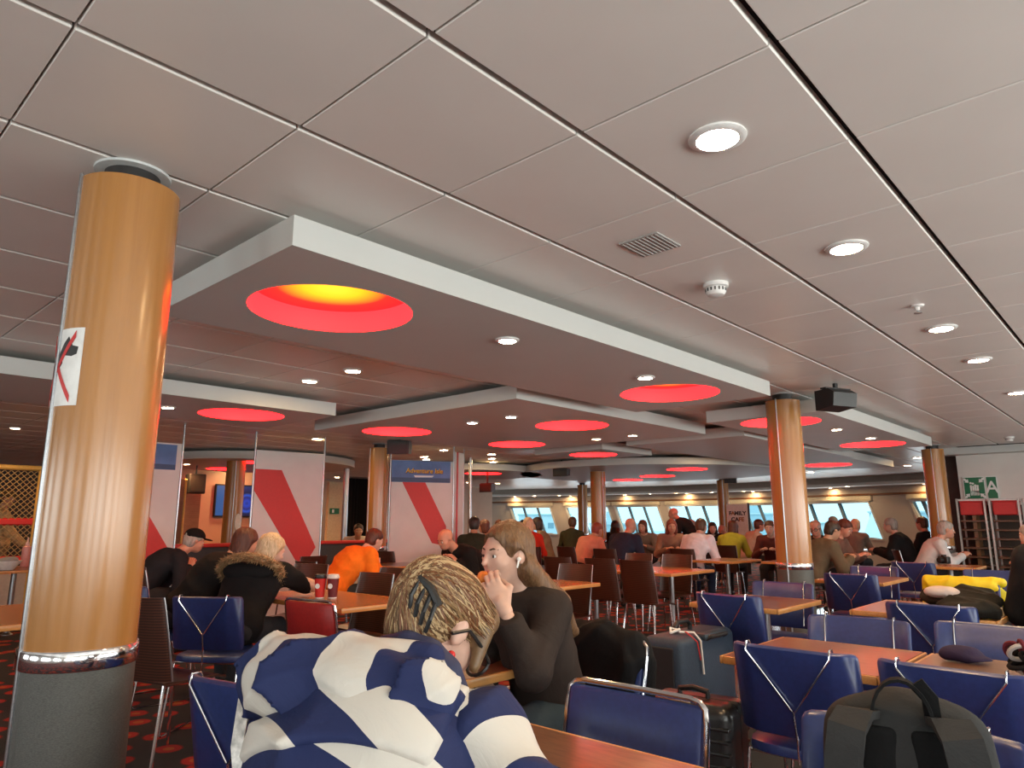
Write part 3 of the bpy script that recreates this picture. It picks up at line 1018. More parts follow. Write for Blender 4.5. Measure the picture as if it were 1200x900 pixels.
d3 = Vector((7.50 - 6.62, 8.18 - 8.60, 0)).normalized(); n3 = Vector((d3.y, -d3.x, 0))
banner(Vector((7.04, 8.40, 2.03)) + n3 * 0.012, n3, 0.93, 0.33, 'blue sky-and-sea banner with yellow Adventure Isle lettering', True)
banner((3.28, 8.70, 2.03), (0, -1, 0), 0.36, 0.30, 'small blue banner cropped by the no-dogs column', False)

# ---- low partition with red rails behind the panels
lp = empty('low_partition', (0, 0, 0), 0, 'low dark half-wall with two red rails behind the printed panels', 'half-wall')
MB().box((5.6, 9.65, 0.72), (4.2, 0.06, 0.42)).build('dark_panel', plain('navy_board', (0.04, 0.04, 0.055), 0.6), lp, 0)
MB().box((5.6, 9.65, 0.955), (4.2, 0.1, 0.05), bev=0.01).build('top_rail', M_RED, lp)
MB().box((5.6, 9.65, 0.5), (4.2, 0.08, 0.05), bev=0.01).build('lower_rail', M_RED, lp)
MB().box((5.6, 9.65, 0.237), (4.2, 0.05, 0.475)).build('white_panel', M_WALLWHITE, lp, 0)

# ---- screen wall and back corner
SWY = 14.4
a, b = PY(195, 600, SWY), PY(330, 600, SWY)
tag(MB().box(((a.x + b.x) / 2 + 0.2, SWY + 0.06, 1.22), (b.x - a.x + 0.9, 0.1, 2.44)).build('wall_screen', plain('salmon_wall', (0.62, 0.38, 0.27), 0.6, 0, 0.04, 3), smooth=0), kind='structure')
a, b = PY(253, 567, SWY - 0.05), PY(299, 606, SWY - 0.05)
tv = empty('wall_screen_display', (0, 0, 0), 0, 'flat screen with a glowing blue ring on the salmon wall', 'TV')
tv.matrix_world = wall_frame(((a.x + b.x) / 2, SWY - 0.03, (a.z + b.z) / 2), (0, -1, 0))
tw, th = b.x - a.x, a.z - b.z
MB().box((0, 0, 0), (tw, th, 0.05), bev=0.008).build('bezel', M_BLACK, tv)


def tv_mat():
    m, N, L, B = new_mat('screen_image')
    tc = N.new('ShaderNodeTexCoord')
    mp = N.new('ShaderNodeMapping'); mp.inputs['Location'].default_value = (-0.24, 0.05, 0)
    L.new(tc.outputs['Object'], mp.inputs[0])
    ln = N.new('ShaderNodeVectorMath'); ln.operation = 'LENGTH'
    L.new(mp.outputs[0], ln.inputs[0])
    c = ramp(N, L, ln.outputs['Value'], [(0.0, (0.0, 0.0, 0.01)), (0.06, (0.02, 0.1, 0.9)), (0.13, (0.01, 0.02, 0.25)), (0.17, (0.03, 0.16, 1.0)), (0.22, (0.004, 0.01, 0.06)), (0.3, (0.01, 0.03, 0.2)), (0.5, (0.02, 0.16, 0.5))])
    L.new(c, B.inputs['Emission Color'])
    B.inputs['Emission Strength'].default_value = 0.55
    B.inputs['Base Color'].default_value = (0.01, 0.01, 0.02, 1)
    return m


MB().box((0, 0, 0.022), (tw - 0.06, th - 0.06, 0.012)).build('screen', tv_mat(), tv, 0)
p = PY(229, 567, 12.8)
bx = empty('hanging_monitor', (p.x, p.y, p.z), 0, 'black square monitor hanging beside the screen wall', 'monitor')
MB().box((0, 0, 0), (0.30, 0.2, 0.35), bev=0.015).build('casing', M_BLACK, bx)
MB().box((0, -0.102, 0), (0.25, 0.006, 0.27)).build('glass', M_DARK, bx, 0)
MB().tube([(0, 0, 0.17), (0, 0, H_CEIL - p.z)], 0.015).build('hanger', M_BLACK, bx)
p = PY(222, 600, 13.6)
tag(MB().box((p.x, 13.6, 1.0), (0.35, 0.08, 2.0)).build('door_2', wood('door_brown', (0.17, 0.09, 0.06), (0.25, 0.14, 0.09)), smooth=0), kind='structure')
p = PY(212, 590, 12.6)
sc = empty('folding_screen', (p.x, 12.6, 0), 0, 'tall golden-edged folding screen beside the hanging monitor', 'folding screen')
MB().box((-0.1, 0, 1.0), (0.26, 0.04, 2.0)).build('leaf_panel', wood('screen_wood', (0.16, 0.08, 0.05), (0.24, 0.12, 0.07)), sc, 0)
MB().box((0.05, -0.01, 1.0), (0.035, 0.05, 2.02), bev=0.01).build('edge_trim', plain('gold_trim', (0.65, 0.4, 0.1), 0.4), sc)
# opening between the panels: door, steel post, dark curtain
DY = 13.0
a, b = PY(383, 600, DY), PY(401, 600, DY)
dr = tag(MB().box(((a.x + b.x) / 2, DY, 1.05), (b.x - a.x, 0.08, 2.1)).build('door_3', plain('cream_door', (0.62, 0.52, 0.33), 0.5), smooth=0), kind='structure')
p = PY(392, 599, DY - 0.06)
exs = empty('exit_sign', (0, 0, 0), 0, 'small green exit plate on the cream door', 'sign')
exs.matrix_world = wall_frame(p, (0, -1, 0))
MB().box((0, 0, 0), (0.22, 0.12, 0.02)).build('plate', M_GREEN, exs, 0)
MB().box((-0.04, 0, 0.011), (0.05, 0.07, 0.004)).build('arrow_mark', M_SIGNW, exs, 0)
p = PY(404, 600, 11.5)
pole = empty('steel_pole', (p.x, p.y, 0), 0, 'thick steel pole between the cream door and black curtain', 'pole')
MB().tube([(0, 0, 0), (0, 0, 2.44)], 0.055, 16).build('shaft', M_STEEL, pole)
MB().lathe([(0.09, 0), (0.09, 0.02), (0.06, 0.03)], 20).build('floor_flange', M_STEEL, pole)
a, b = PY(408, 600, DY), PY(448, 600, DY)
cu = empty('black_curtain', ((a.x + b.x) / 2, DY, 0), 0, 'black pleated curtain behind the wooden column', 'curtain')
ring = []
w = b.x - a.x
pts = [(-w / 2 + w * k / 60, 0.04 * math.sin(k * 1.3)) for k in range(61)]
MB().prism(pts + [(x, y + 0.02) for x, y in pts[::-1]], 0.02, 2.2).build('cloth', cloth('black_drape', (0.012, 0.011, 0.011)), cu)
MB().tube([(-w / 2, 0, 2.22), (w / 2, 0, 2.22)], 0.02).build('rail', M_STEEL, cu)
p = D(551, 560, 13)
tp = empty('slim_steel_pole', (p.x, p.y, 0), 0, 'slim steel pole right beside the narrow end partition', 'pole')
MB().tube([(0, 0, 0), (0, 0, 2.44)], 0.035, 12).build('shaft', M_STEEL, tp)
MB().lathe([(0.07, 0), (0.07, 0.015), (0.04, 0.02)], 16).build('floor_flange', M_STEEL, tp)

# ---- play area net at the far side
NY = 11.3
xa, xb = PY(-30, 600, NY).x, PY(46, 600, NY).x
zt = PY(20, 548, NY).z; zm = PY(20, 611.5, NY).z; zb_ = PY(20, 655, NY).z
net = empty('play_net', ((xa + xb) / 2, NY, 0), 0, 'diamond rope net in a frame with red rails beside the no-dogs column', 'play net')
wn_ = xb - xa
ropes = MB()
step = 0.075
hgt = zt - zb_
for k in range(int((wn_ + hgt) / step) + 1):
    for s in (1, -1):
        x0 = -wn_ / 2 + k * step - (hgt if s == 1 else 0); x0 = x0 if s == 1 else -wn_ / 2 + k * step
        x1 = x0 + s * hgt
        p0, p1 = Vector((x0, 0, zb_)), Vector((x1, 0, zt))
        def clip(p, q):
            if p.x < -wn_ / 2: p = p + (q - p) * ((-wn_ / 2 - p.x) / (q.x - p.x))
            if p.x > wn_ / 2: p = p + (q - p) * ((wn_ / 2 - p.x) / (q.x - p.x))
            return p
        if max(x0, x1) <= -wn_ / 2 or min(x0, x1) >= wn_ / 2: continue
        p0, p1 = clip(p0, p1), clip(p1, p0)
        ropes.tube([p0, p1], 0.0055, 4, cap=False)
ropes.build('net', plain('tan_rope', (0.36, 0.26, 0.12), 0.8), net)
for x in (-wn_ / 2, wn_ / 2 - 0.03):
    MB().tube([(x, 0, 0), (x, 0, zt)], 0.035, 12).build('post', plain('yellow_padding', (0.6, 0.38, 0.1), 0.5), net)
MB().tube([(-wn_ / 2, 0, zt), (wn_ / 2, 0, zt)], 0.035, 12).build('top_rail', plain('yellow_padding', (0.6, 0.38, 0.1), 0.5), net)
MB().box((0, 0.02, zm), (wn_, 0.06, 0.1), bev=0.02).build('middle_rail', M_RED, net)
MB().box((0, 0.02, zb_), (wn_, 0.06, 0.08), bev=0.02).build('lower_rail', M_RED, net)
MB().box((0, 0, zb_ / 2 - 0.04), (wn_, 0.03, zb_ - 0.1)).build('lower_board', plain('pale_board', (0.5, 0.46, 0.42), 0.5), net, 0)
tag(MB().box(((xa + xb) / 2 - 0.3, 13.4, 1.05), (2.6, 0.1, 2.1)).build('wall_play', plain('dark_grey_wall', (0.035, 0.034, 0.036), 0.6), smooth=0), kind='structure')

# FAMILY CAFE board
p = D(865, 620, 17.3)
fc = empty('cafe_board', (0, 0, 0), 0, 'upright FAMILY CAFE notice board with dark edge', 'sign')
fc.matrix_world = wall_frame((p.x, p.y, 1.0), (-p.x, -p.y, 0))
MB().box((0, 0, 0), (0.50, 1.4, 0.03), bev=0.006).build('board', plain('pinkish_board', (0.72, 0.62, 0.55), 0.5), fc, 0)
MB().box((0.275, 0, -0.02), (0.05, 1.45, 0.05)).build('side_post', M_BLACK, fc, 0)
MB().box((0, -0.84, -0.02), (0.5, 0.30, 0.03)).build('foot_panel', M_BLACK, fc, 0)
M_BLETTER = plain('letter_black', (0.03, 0.02, 0.015), 0.5)
M_OLETTER = plain('letter_orange', (0.35, 0.12, 0.02), 0.5)
text('F', 0.13, M_BLETTER, fc, -0.165, 0.47, 0.017, 0.002, bold=0.006)
text('A', 0.13, M_OLETTER, fc, -0.10, 0.47, 0.017, 0.002, bold=0.006)
text('MILY', 0.13, M_BLETTER, fc, 0.07, 0.47, 0.017, 0.002, bold=0.006)
text('CA', 0.13, M_BLETTER, fc, -0.06, 0.32, 0.017, 0.002, bold=0.006)
text('FE', 0.13, M_OLETTER, fc, 0.09, 0.32, 0.017, 0.002, bold=0.006)

# loudspeakers hung from the ceiling
def loudspeaker(px, py, depth, sc_, yaw, label):
    p = D(px, py, depth)
    r = empty('loudspeaker', p, yaw, label, 'loudspeaker', 'black ceiling loudspeakers')
    poly = [(-0.10, -0.09), (0.10, -0.07), (0.12, 0.05), (0.06, 0.09), (-0.10, 0.09)]
    MB().prism([(x * sc_, y * sc_) for x, y in poly], -0.14 * sc_, 0.14 * sc_, M=Matrix.Rotation(R(90), 4, 'X')).build('cabinet', M_BLACK, r, 20)
    MB().box((-0.102 * sc_, 0, 0), (0.012, 0.25 * sc_, 0.16 * sc_), bev=0.004).build('grille', M_DARK, r)
    MB().box((0.01, 0, 0.10 * sc_), (0.06, 0.3 * sc_, 0.012)).build('bracket', M_BLACK, r, 0)
    MB().tube([(0.01, 0, 0.1 * sc_), (0.01, 0, max(0.11, H_CEIL - p.z))], 0.02).build('mount', M_BLACK, r)


loudspeaker(979, 469, 6.0, 0.95, R(245), 'black loudspeaker hanging beside the second wooden column')
loudspeaker(468, 525, 9.0, 1.0, R(40), 'black loudspeaker above the blue banner')
loudspeaker(658, 553, 13.5, 1.0, R(20), 'black loudspeaker near the paired far columns')
loudspeaker(856, 562, 16.8, 1.0, R(20), 'black loudspeaker by the column next to the FAMILY CAFE board')
loudspeaker(571, 572, 15.0, 1.0, R(20), 'small black loudspeaker near the slim steel pole')

# amber lamps and downlights added to warm the raft underside and ceiling
for x, y in ((5.2, 12.6), (6.9, 12.4), (4.2, 13.2), (2.2, 10.6), (0.6, 8.6)):
    l = bpy.data.lights.new('amber_fill', 'SPOT'); l.energy = 75 if x > 3 else 28; l.color = (1.0, 0.42, 0.14); l.spot_size = R(150); l.spot_blend = 0.6; l.shadow_soft_size = 0.06
    lo = bpy.data.objects.new('amber_fill', l); lo.location = (x, y, 2.24); COL.objects.link(lo)
    downlight(x, y, RAFT_B if x > 4.8 else H_CEIL, 'amber downlight ' + {5.2: 'above the cap wearer, under the round raft', 6.9: 'under the far edge of the round raft', 4.2: 'in the panels by the folding screen', 2.2: 'in the panels over the play net', 0.6: 'in the panels behind the no-dogs column'}[x], 0.06, 'amber downlights of the bar corner')

# ------------------------------------------------------------------ furniture
BACK_Z = 0.82


def blue_chair_proto(vinyl):
    """bent padded back with a chrome Y behind it; local +y is the sitter's front, origin on the floor under the seat"""
    r = empty('vinyl_chair')
    tilt = R(10)
    zb, zt = 0.50, BACK_Z
    def back_pt(x, z, dy):
        ax = abs(x)
        bend = max(0, ax - 0.15) * 0.5
        return Vector((x, -0.20 - (z - 0.46) * math.tan(tilt) + bend + dy, z))
    xs = [-0.228, -0.222, -0.21, -0.18, -0.155, -0.14, -0.07, 0, 0.07, 0.14, 0.155, 0.18, 0.21, 0.222, 0.228]
    rings = []
    for x in xs:
        e = 0.5 if abs(x) > 0.226 else (0.85 if abs(x) > 0.22 else 1.0)
        rr = []
        h0, h1 = zb + (1 - e) * 0.03, zt - (1 - e) * 0.03
        prof = [(h0 + 0.008, 0.0), (h0, 0.012), (h0, 0.024), (h0 + 0.012, 0.036), ((h0 + h1) / 2, 0.042), (h1 - 0.012, 0.036), (h1, 0.024), (h1, 0.012), (h1 - 0.008, 0.0)]
        for z, t in prof:
            rr.append(back_pt(x, z, 0.02 + (t - 0.02) * e))
        rings.append(rr)
    MB().sweep(rings).build('backrest', vinyl, r, 50)
    # seat pad
    st = MB()
    rings = []
    for k, (sc, z) in enumerate([(0.93, 0.425), (0.99, 0.43), (1.0, 0.445), (0.985, 0.462), (0.9, 0.47)]):
        rr = []
        for i in range(24):
            a = 2 * math.pi * i / 24
            c, s = math.cos(a), math.sin(a)
            q = (abs(c) ** 5 + abs(s) ** 5) ** (-0.2)
            rr.append((0.225 * sc * c * q, 0.015 + 0.215 * sc * s * q, z))
        rings.append(rr)
    st.sweep(rings)
    st.build('seat', vinyl, r, 50)
    for sx in (-1, 1):
        # rod over the top of the back: front strip + half of the Y
        x = 0.152 * sx
        MB().tube([back_pt(x, zb + 0.02, 0.044), back_pt(x, zt - 0.02, 0.044), back_pt(x, zt + 0.010, 0.030), back_pt(x, zt + 0.010, 0.004), back_pt(x, zt - 0.02, -0.008), back_pt(sx * 0.006, zb + 0.10, -0.008)], 0.0037, 8).build('back_rod', M_CHROME, r)
        # sled leg
        lx = 0.205 * sx
        MB().tube([(lx, -0.17, 0.43), (lx + 0.02 * sx, -0.23, 0.012), (lx + 0.02 * sx, -0.215, 0.007), (lx + 0.02 * sx, 0.2, 0.007), (lx + 0.02 * sx, 0.215, 0.012), (lx, 0.15, 0.43)], 0.0065, 8).build('leg', M_CHROME, r)
    MB().tube([back_pt(0, zb + 0.10, -0.008), back_pt(0, zb, -0.006), (0, -0.215, 0.42)], 0.0042, 8).build('spine_rod', M_CHROME, r)
    MB().tube([(-0.205, -0.17, 0.424), (0.205, -0.17, 0.424)], 0.006, 8).build('seat_rail', M_CHROME, r)
    MB().tube([(-0.205, 0.15, 0.424), (0.205, 0.15, 0.424)], 0.006, 8).build('seat_rail', M_CHROME, r)
    return r


def framed_chair_proto(vinyl):
    """flat padded back inside a chrome tube frame"""
    r = empty('framed_chair')
    tilt = math.tan(R(10))
    def bp(x, z, dy=0.0):
        return Vector((x, -0.2 - (z - 0.46) * tilt + dy + 0.25 * x * x, z))
    rings = []
    for x in [-0.21, -0.2, -0.1, 0, 0.1, 0.2, 0.21]:
        e = 0.6 if abs(x) > 0.205 else 1
        rings.append([bp(x, z, t * e) for z, t in [(0.5, -0.012), (0.49, 0.0), (0.5, 0.014), (0.65, 0.02), (0.79, 0.014), (0.802, 0.0), (0.79, -0.012)]])
    MB().sweep(rings).build('backrest', vinyl, r, 50)
    pts = [bp(-0.222, 0.44), bp(-0.222, 0.76), bp(-0.217, 0.795), bp(-0.2, 0.81), bp(-0.17, 0.815), bp(0, 0.815), bp(0.17, 0.815), bp(0.2, 0.81), bp(0.217, 0.795), bp(0.222, 0.76), bp(0.222, 0.44)]
    MB().tube(pts, 0.0085, 10).build('back_frame', M_CHROME, r)
    MB().box((0, 0.015, 0.447), (0.43, 0.42, 0.045), bev=0.018, seg=3).build('seat', vinyl, r, 50)
    for sx in (-1, 1):
        lx = 0.21 * sx
        MB().tube([(lx, -0.19, 0.44), (lx + 0.015 * sx, -0.24, 0.008)], 0.0085, 8).build('leg', M_CHROME, r)
        MB().tube([(lx, 0.19, 0.43), (lx + 0.015 * sx, 0.22, 0.008)], 0.0085, 8).build('leg', M_CHROME, r)
    MB().tube([(-0.21, 0.19, 0.424), (0.21, 0.19, 0.424)], 0.007, 8).build('seat_rail', M_CHROME, r)
    return r


def wood_chair_proto():
    """bent dark veneer shell on a chrome frame"""
    r = empty('veneer_chair')
    def prof(t):
        # back profile from seat rear to top
        z = 0.45 + 0.43 * t
        y = -0.17 - 0.02 * math.sin(math.pi * t) - 0.085 * t * t
        return y, z
    rings = []
    for k in range(9):
        y, z = prof(k / 8)
        w = 0.205 - 0.012 * (k / 8) ** 2
        rr = [(w * math.sin(u), y + 0.028 * (1 - math.cos(u)) * 2 - 0.0, z) for u in [-1.5708 + i * math.pi / 8 for i in range(9)]]
        rr = [(x, yy, zz) for x, yy, zz in rr] + [(x, yy - 0.011, zz) for x, yy, zz in rr[::-1]]
        rings.append(rr)
    MB().sweep(rings).build('backrest', M_SLAT, r, 50)
    edge = []
    for sx in (-1, 1):
        pts = []
        for k in range(9):
            y, z = prof(k / 8)
            w = 0.205 - 0.012 * (k / 8) ** 2
            pts.append((sx * (w + 0.001), y + 0.05, z))
        MB().tube(pts, 0.0055, 6).build('side_edge', M_STEEL, r)
    rings = []
    for k in range(8):
        t = k / 7
        y = -0.17 + 0.40 * t
        z = 0.45 - 0.012 * math.sin(math.pi * t) - (0.03 * max(0, t - 0.8) / 0.2)
        w = 0.205
        rings.append([(-w, y, z), (w, y, z), (w, y, z - 0.013), (-w, y, z - 0.013)])
    MB().sweep(rings).build('seat', M_SLAT, r, 50)
    for sx in (-1, 1):
        lx = 0.17 * sx
        MB().tube([(lx, -0.14, 0.43), (lx + 0.03 * sx, -0.2, 0.009)], 0.010, 8).build('leg', M_CHROME, r)
        MB().tube([(lx, 0.17, 0.425), (lx + 0.03 * sx, 0.2, 0.009)], 0.010, 8).build('leg', M_CHROME, r)
        MB().tube([(lx, -0.14, 0.427), (lx, 0.17, 0.427)], 0.009, 8).build('seat_rail', M_CHROME, r)
    MB().tube([(-0.17, -0.02, 0.425), (0.17, -0.02, 0.425)], 0.009, 8).build('crossbar', M_CHROME, r)
    return r


PROTO = {'blue': blue_chair_proto(M_BLUE), 'frame': framed_chair_proto(M_BLUE), 'red': framed_chair_proto(M_REDV), 'wood': wood_chair_proto()}
PROTO_USED = set()


def chair(kind, x, y, yaw, label, group, dy=-0.25):
    """x, y: middle of the back's top edge; yaw: the way the sitter faces (degrees, 0 = +X)"""
    if kind in PROTO_USED:
        c = copy_tree(PROTO[kind])
    else:
        PROTO_USED.add(kind)
        c = PROTO[kind]
    a = R(yaw)
    f = Vector((math.cos(a), math.sin(a)))
    c.location = (x - f.x * dy, y - f.y * dy, 0)
    c.rotation_euler = (0, 0, a - math.pi / 2)
    tag(c, label, 'chair', group)
    return c


GB = 'blue vinyl chairs with chrome rods'
chair('blue', 2.66, 1.085, 0, 'blue chair with chrome Y back in front of the dark suitcases', GB)
chair('blue', 2.66, 0.57, -2, 'blue chair with chrome Y back behind the grey backpack', GB)
chair('blue', 1.90, 0.50, 184, 'blue chair holding the grey backpack', GB)
chair('blue', 3.74, 1.16, 182, 'blue chair facing the camera across the brown double table', GB)
chair('blue', 3.90, 0.64, 180, 'light-reflecting blue chair facing the camera behind the bare brown table', GB)
chair('blue', 4.56, 1.05, 0, 'blue chair with chrome Y back beside the black coat heap', GB)
chair('blue', 4.31, 2.14, -4, 'blue chair with chrome Y back behind the navy suitcase', GB)
chair('blue', 6.70, 2.14, 0, 'blue chair with chrome Y back just past the second column', GB)
chair('blue', 5.48, 2.22, 182, 'blue chair facing the camera before the second column base', GB)
chair('blue', 8.05, 2.30, 182, 'blue chair facing the camera behind the small far brown table', GB)
chair('blue', 9.05, 2.20, -4, 'blue chair seen from behind near the grey-haired man in a pale shirt', GB)
chair('blue', 6.50, 1.22, 182, 'blue chair draped with a yellow jacket', GB)
chair('blue', 8.15, 1.30, 182, 'blue chair beyond the yellow jacket, close to the dark-clad person', GB)
chair('blue', 1.02, 2.05, 12, 'blue chair beside the striped jacket with a strap hanging over its back', GB)
chair('frame', 1.76, 1.16, 181, 'blue chair in a chrome tube frame beside the bare table', 'tube framed chairs')
chair('red', 2.37, 3.83, 8, 'red chair in a chrome tube frame at the honey table', 'tube framed chairs')
GW = 'dark veneer chairs'
chair('wood', 6.34, 4.14, 0, 'dark veneer chair at the middle of the honey table, back to the camera', GW)
chair('wood', 6.37, 4.62, 0, 'dark veneer chair second along the honey table, back to the camera', GW)
chair('wood', 6.33, 5.18, 0, 'dark veneer chair third along the honey table, back to the camera', GW)
chair('wood', 5.42, 4.14, 180, 'dark veneer chair facing the camera behind the brown-sweater woman', GW)
chair('wood', 7.82, 4.44, 182, 'dark veneer chair facing the camera across the honey table', GW)
chair('wood', 7.78, 4.95, 178, 'dark veneer chair beside another across the honey table', GW)
chair('wood', 3.46, 4.58, 184, 'dark veneer chair at the end of the cup table', GW)
chair('wood', 3.92, 4.95, 178, 'dark veneer chair in front of the orange hoodie', GW)
chair('wood', 3.75, 6.0, 200, 'dark veneer chair behind the paper cups', GW)
chair('wood', 4.62, 7.35, 100, 'dark veneer chair against the tall white partition', GW)
chair('wood', 5.95, 7.90, 10, 'dark veneer chair by the half-wall with red rails', GW)
chair('wood', 1.48, 4.12, 15, 'dark veneer chair peeking out beside the no-dogs column', GW)
chair('wood', 2.35, 6.45, -20, 'dark veneer chair near the man in the black cap', GW)
chair('wood', 1.15, 6.9, -90, 'dark veneer chair behind the column by the pink bottle', GW)


def table(x0, x1, y0, y1, label, lam, edge, legs=1, z=0.74, rz=0.0, group='wooden cafe tables', ped=0.0):
    cx, cy = (x0 + x1) / 2, (y0 + y1) / 2
    r = empty('cafe_table', (cx, cy, 0), rz, label, 'table', group)
    w, d = x1 - x0, y1 - y0
    MB().box((0, 0, z - 0.014), (w - 0.026, d - 0.026, 0.028)).build('tabletop', lam, r, 0)
    hw, hd = w / 2, d / 2
    for (px, py, sx, sy) in ((0, -hd + 0.006, w, 0.014), (0, hd - 0.006, w, 0.014), (-hw + 0.006, 0, 0.014, d - 0.028), (hw - 0.006, 0, 0.014, d - 0.028)):
        MB().box((px, py, z - 0.0155), (sx, sy, 0.031), bev=0.005, seg=2).build('edge_band', edge, r)
    xs = [0] if legs == 1 else [-d / 2 + 0.28, d / 2 - 0.28]
    for q in xs:
        lo = (0, q) if d >= w else (q, 0)
        if legs == 1: lo = (ped, 0)
        lg = MB().tube([(lo[0], lo[1], 0.008), (lo[0], lo[1], z - 0.04)], 0.03, 16).build('pedestal', M_STEEL, r)
        MB().lathe([(0.062, 0.001), (0.062, 0.01), (0.05, 0.016), (0.034, 0.03)], 24, (lo[0], lo[1], 0.0)).build('foot_plate', M_STEEL, lg)
        MB().box((lo[0], lo[1], z - 0.034), (min(0.3, w * 0.5), 0.06, 0.012)).build('top_bracket', M_BLACK, lg, 0)
    return r


table(1.0, 1.53, 0.80, 1.45, 'bare brown table at the elbow of the striped jacket', M_LAM, M_EDGE, ped=-0.06)
table(1.46, 2.14, 1.84, 2.50, 'brown table between the striped-jacket woman and the eating woman', M_LAM, M_EDGE)
table(2.78, 3.43, 0.81, 1.415, 'brown table behind the Y-back chair, adjoining another', M_LAM, M_EDGE, ped=0.1)
table(2.80, 3.43, 0.15, 0.795, 'brown table with a dark bundle on it, adjoining another', M_LAM, M_EDGE, ped=0.1)
table(4.42, 5.16, 1.84, 2.45, 'small brown table in front of the second column', M_LAM, M_EDGE, ped=0.14)
table(6.92, 7.75, 1.92, 2.52, 'small brown table past the second column between two blue chairs', M_LAM, M_EDGE)
table(4.72, 5.50, 0.75, 1.52, 'brown table under the black coat heap', M_LAM, M_EDGE)
table(9.85, 10.5, 1.72, 2.38, 'small honey table before the grey-haired man in a pale shirt', M_LAM2, M_EDGE2)
table(6.62, 7.58, 3.86, 5.45, 'long honey table with veneer chairs in the middle of the room', M_LAM2, M_EDGE2, 2)
table(4.48, 5.26, 3.78, 5.2, 'honey table right behind the eating woman', M_LAM2, M_EDGE2, 2)
table(2.62, 3.27, 3.86, 5.15, 'honey table with two paper cups', M_LAM2, M_EDGE2)
table(9.15, 10.1, 4.4, 5.0, 'far honey table beside the white hoodie', M_LAM2, M_EDGE2)
table(0.55, 1.38, 4.55, 5.65, 'honey table partly hidden by the no-dogs column', M_LAM2, M_EDGE2, 2)
table(1.5, 2.6, 9.45, 10.4, 'table holding the pink bottle near the play net', M_LAM, M_EDGE, 2)
table(9.5, 10.1, 3.6, 4.15, 'far table beside the seated old man with glasses', M_LAM2, M_EDGE2)
table(5.4, 6.2, 6.9, 7.6, 'table between the orange hoodie and the bald man', M_LAM, M_EDGE)
table(14.4, 15.2, 4.3, 5.0, 'small far table with a white plate near the bow windows', M_LAM, M_EDGE)
table(12.6, 13.5, 8.2, 9.0, 'far table by the people in pink and navy', M_LAM2, M_EDGE2)

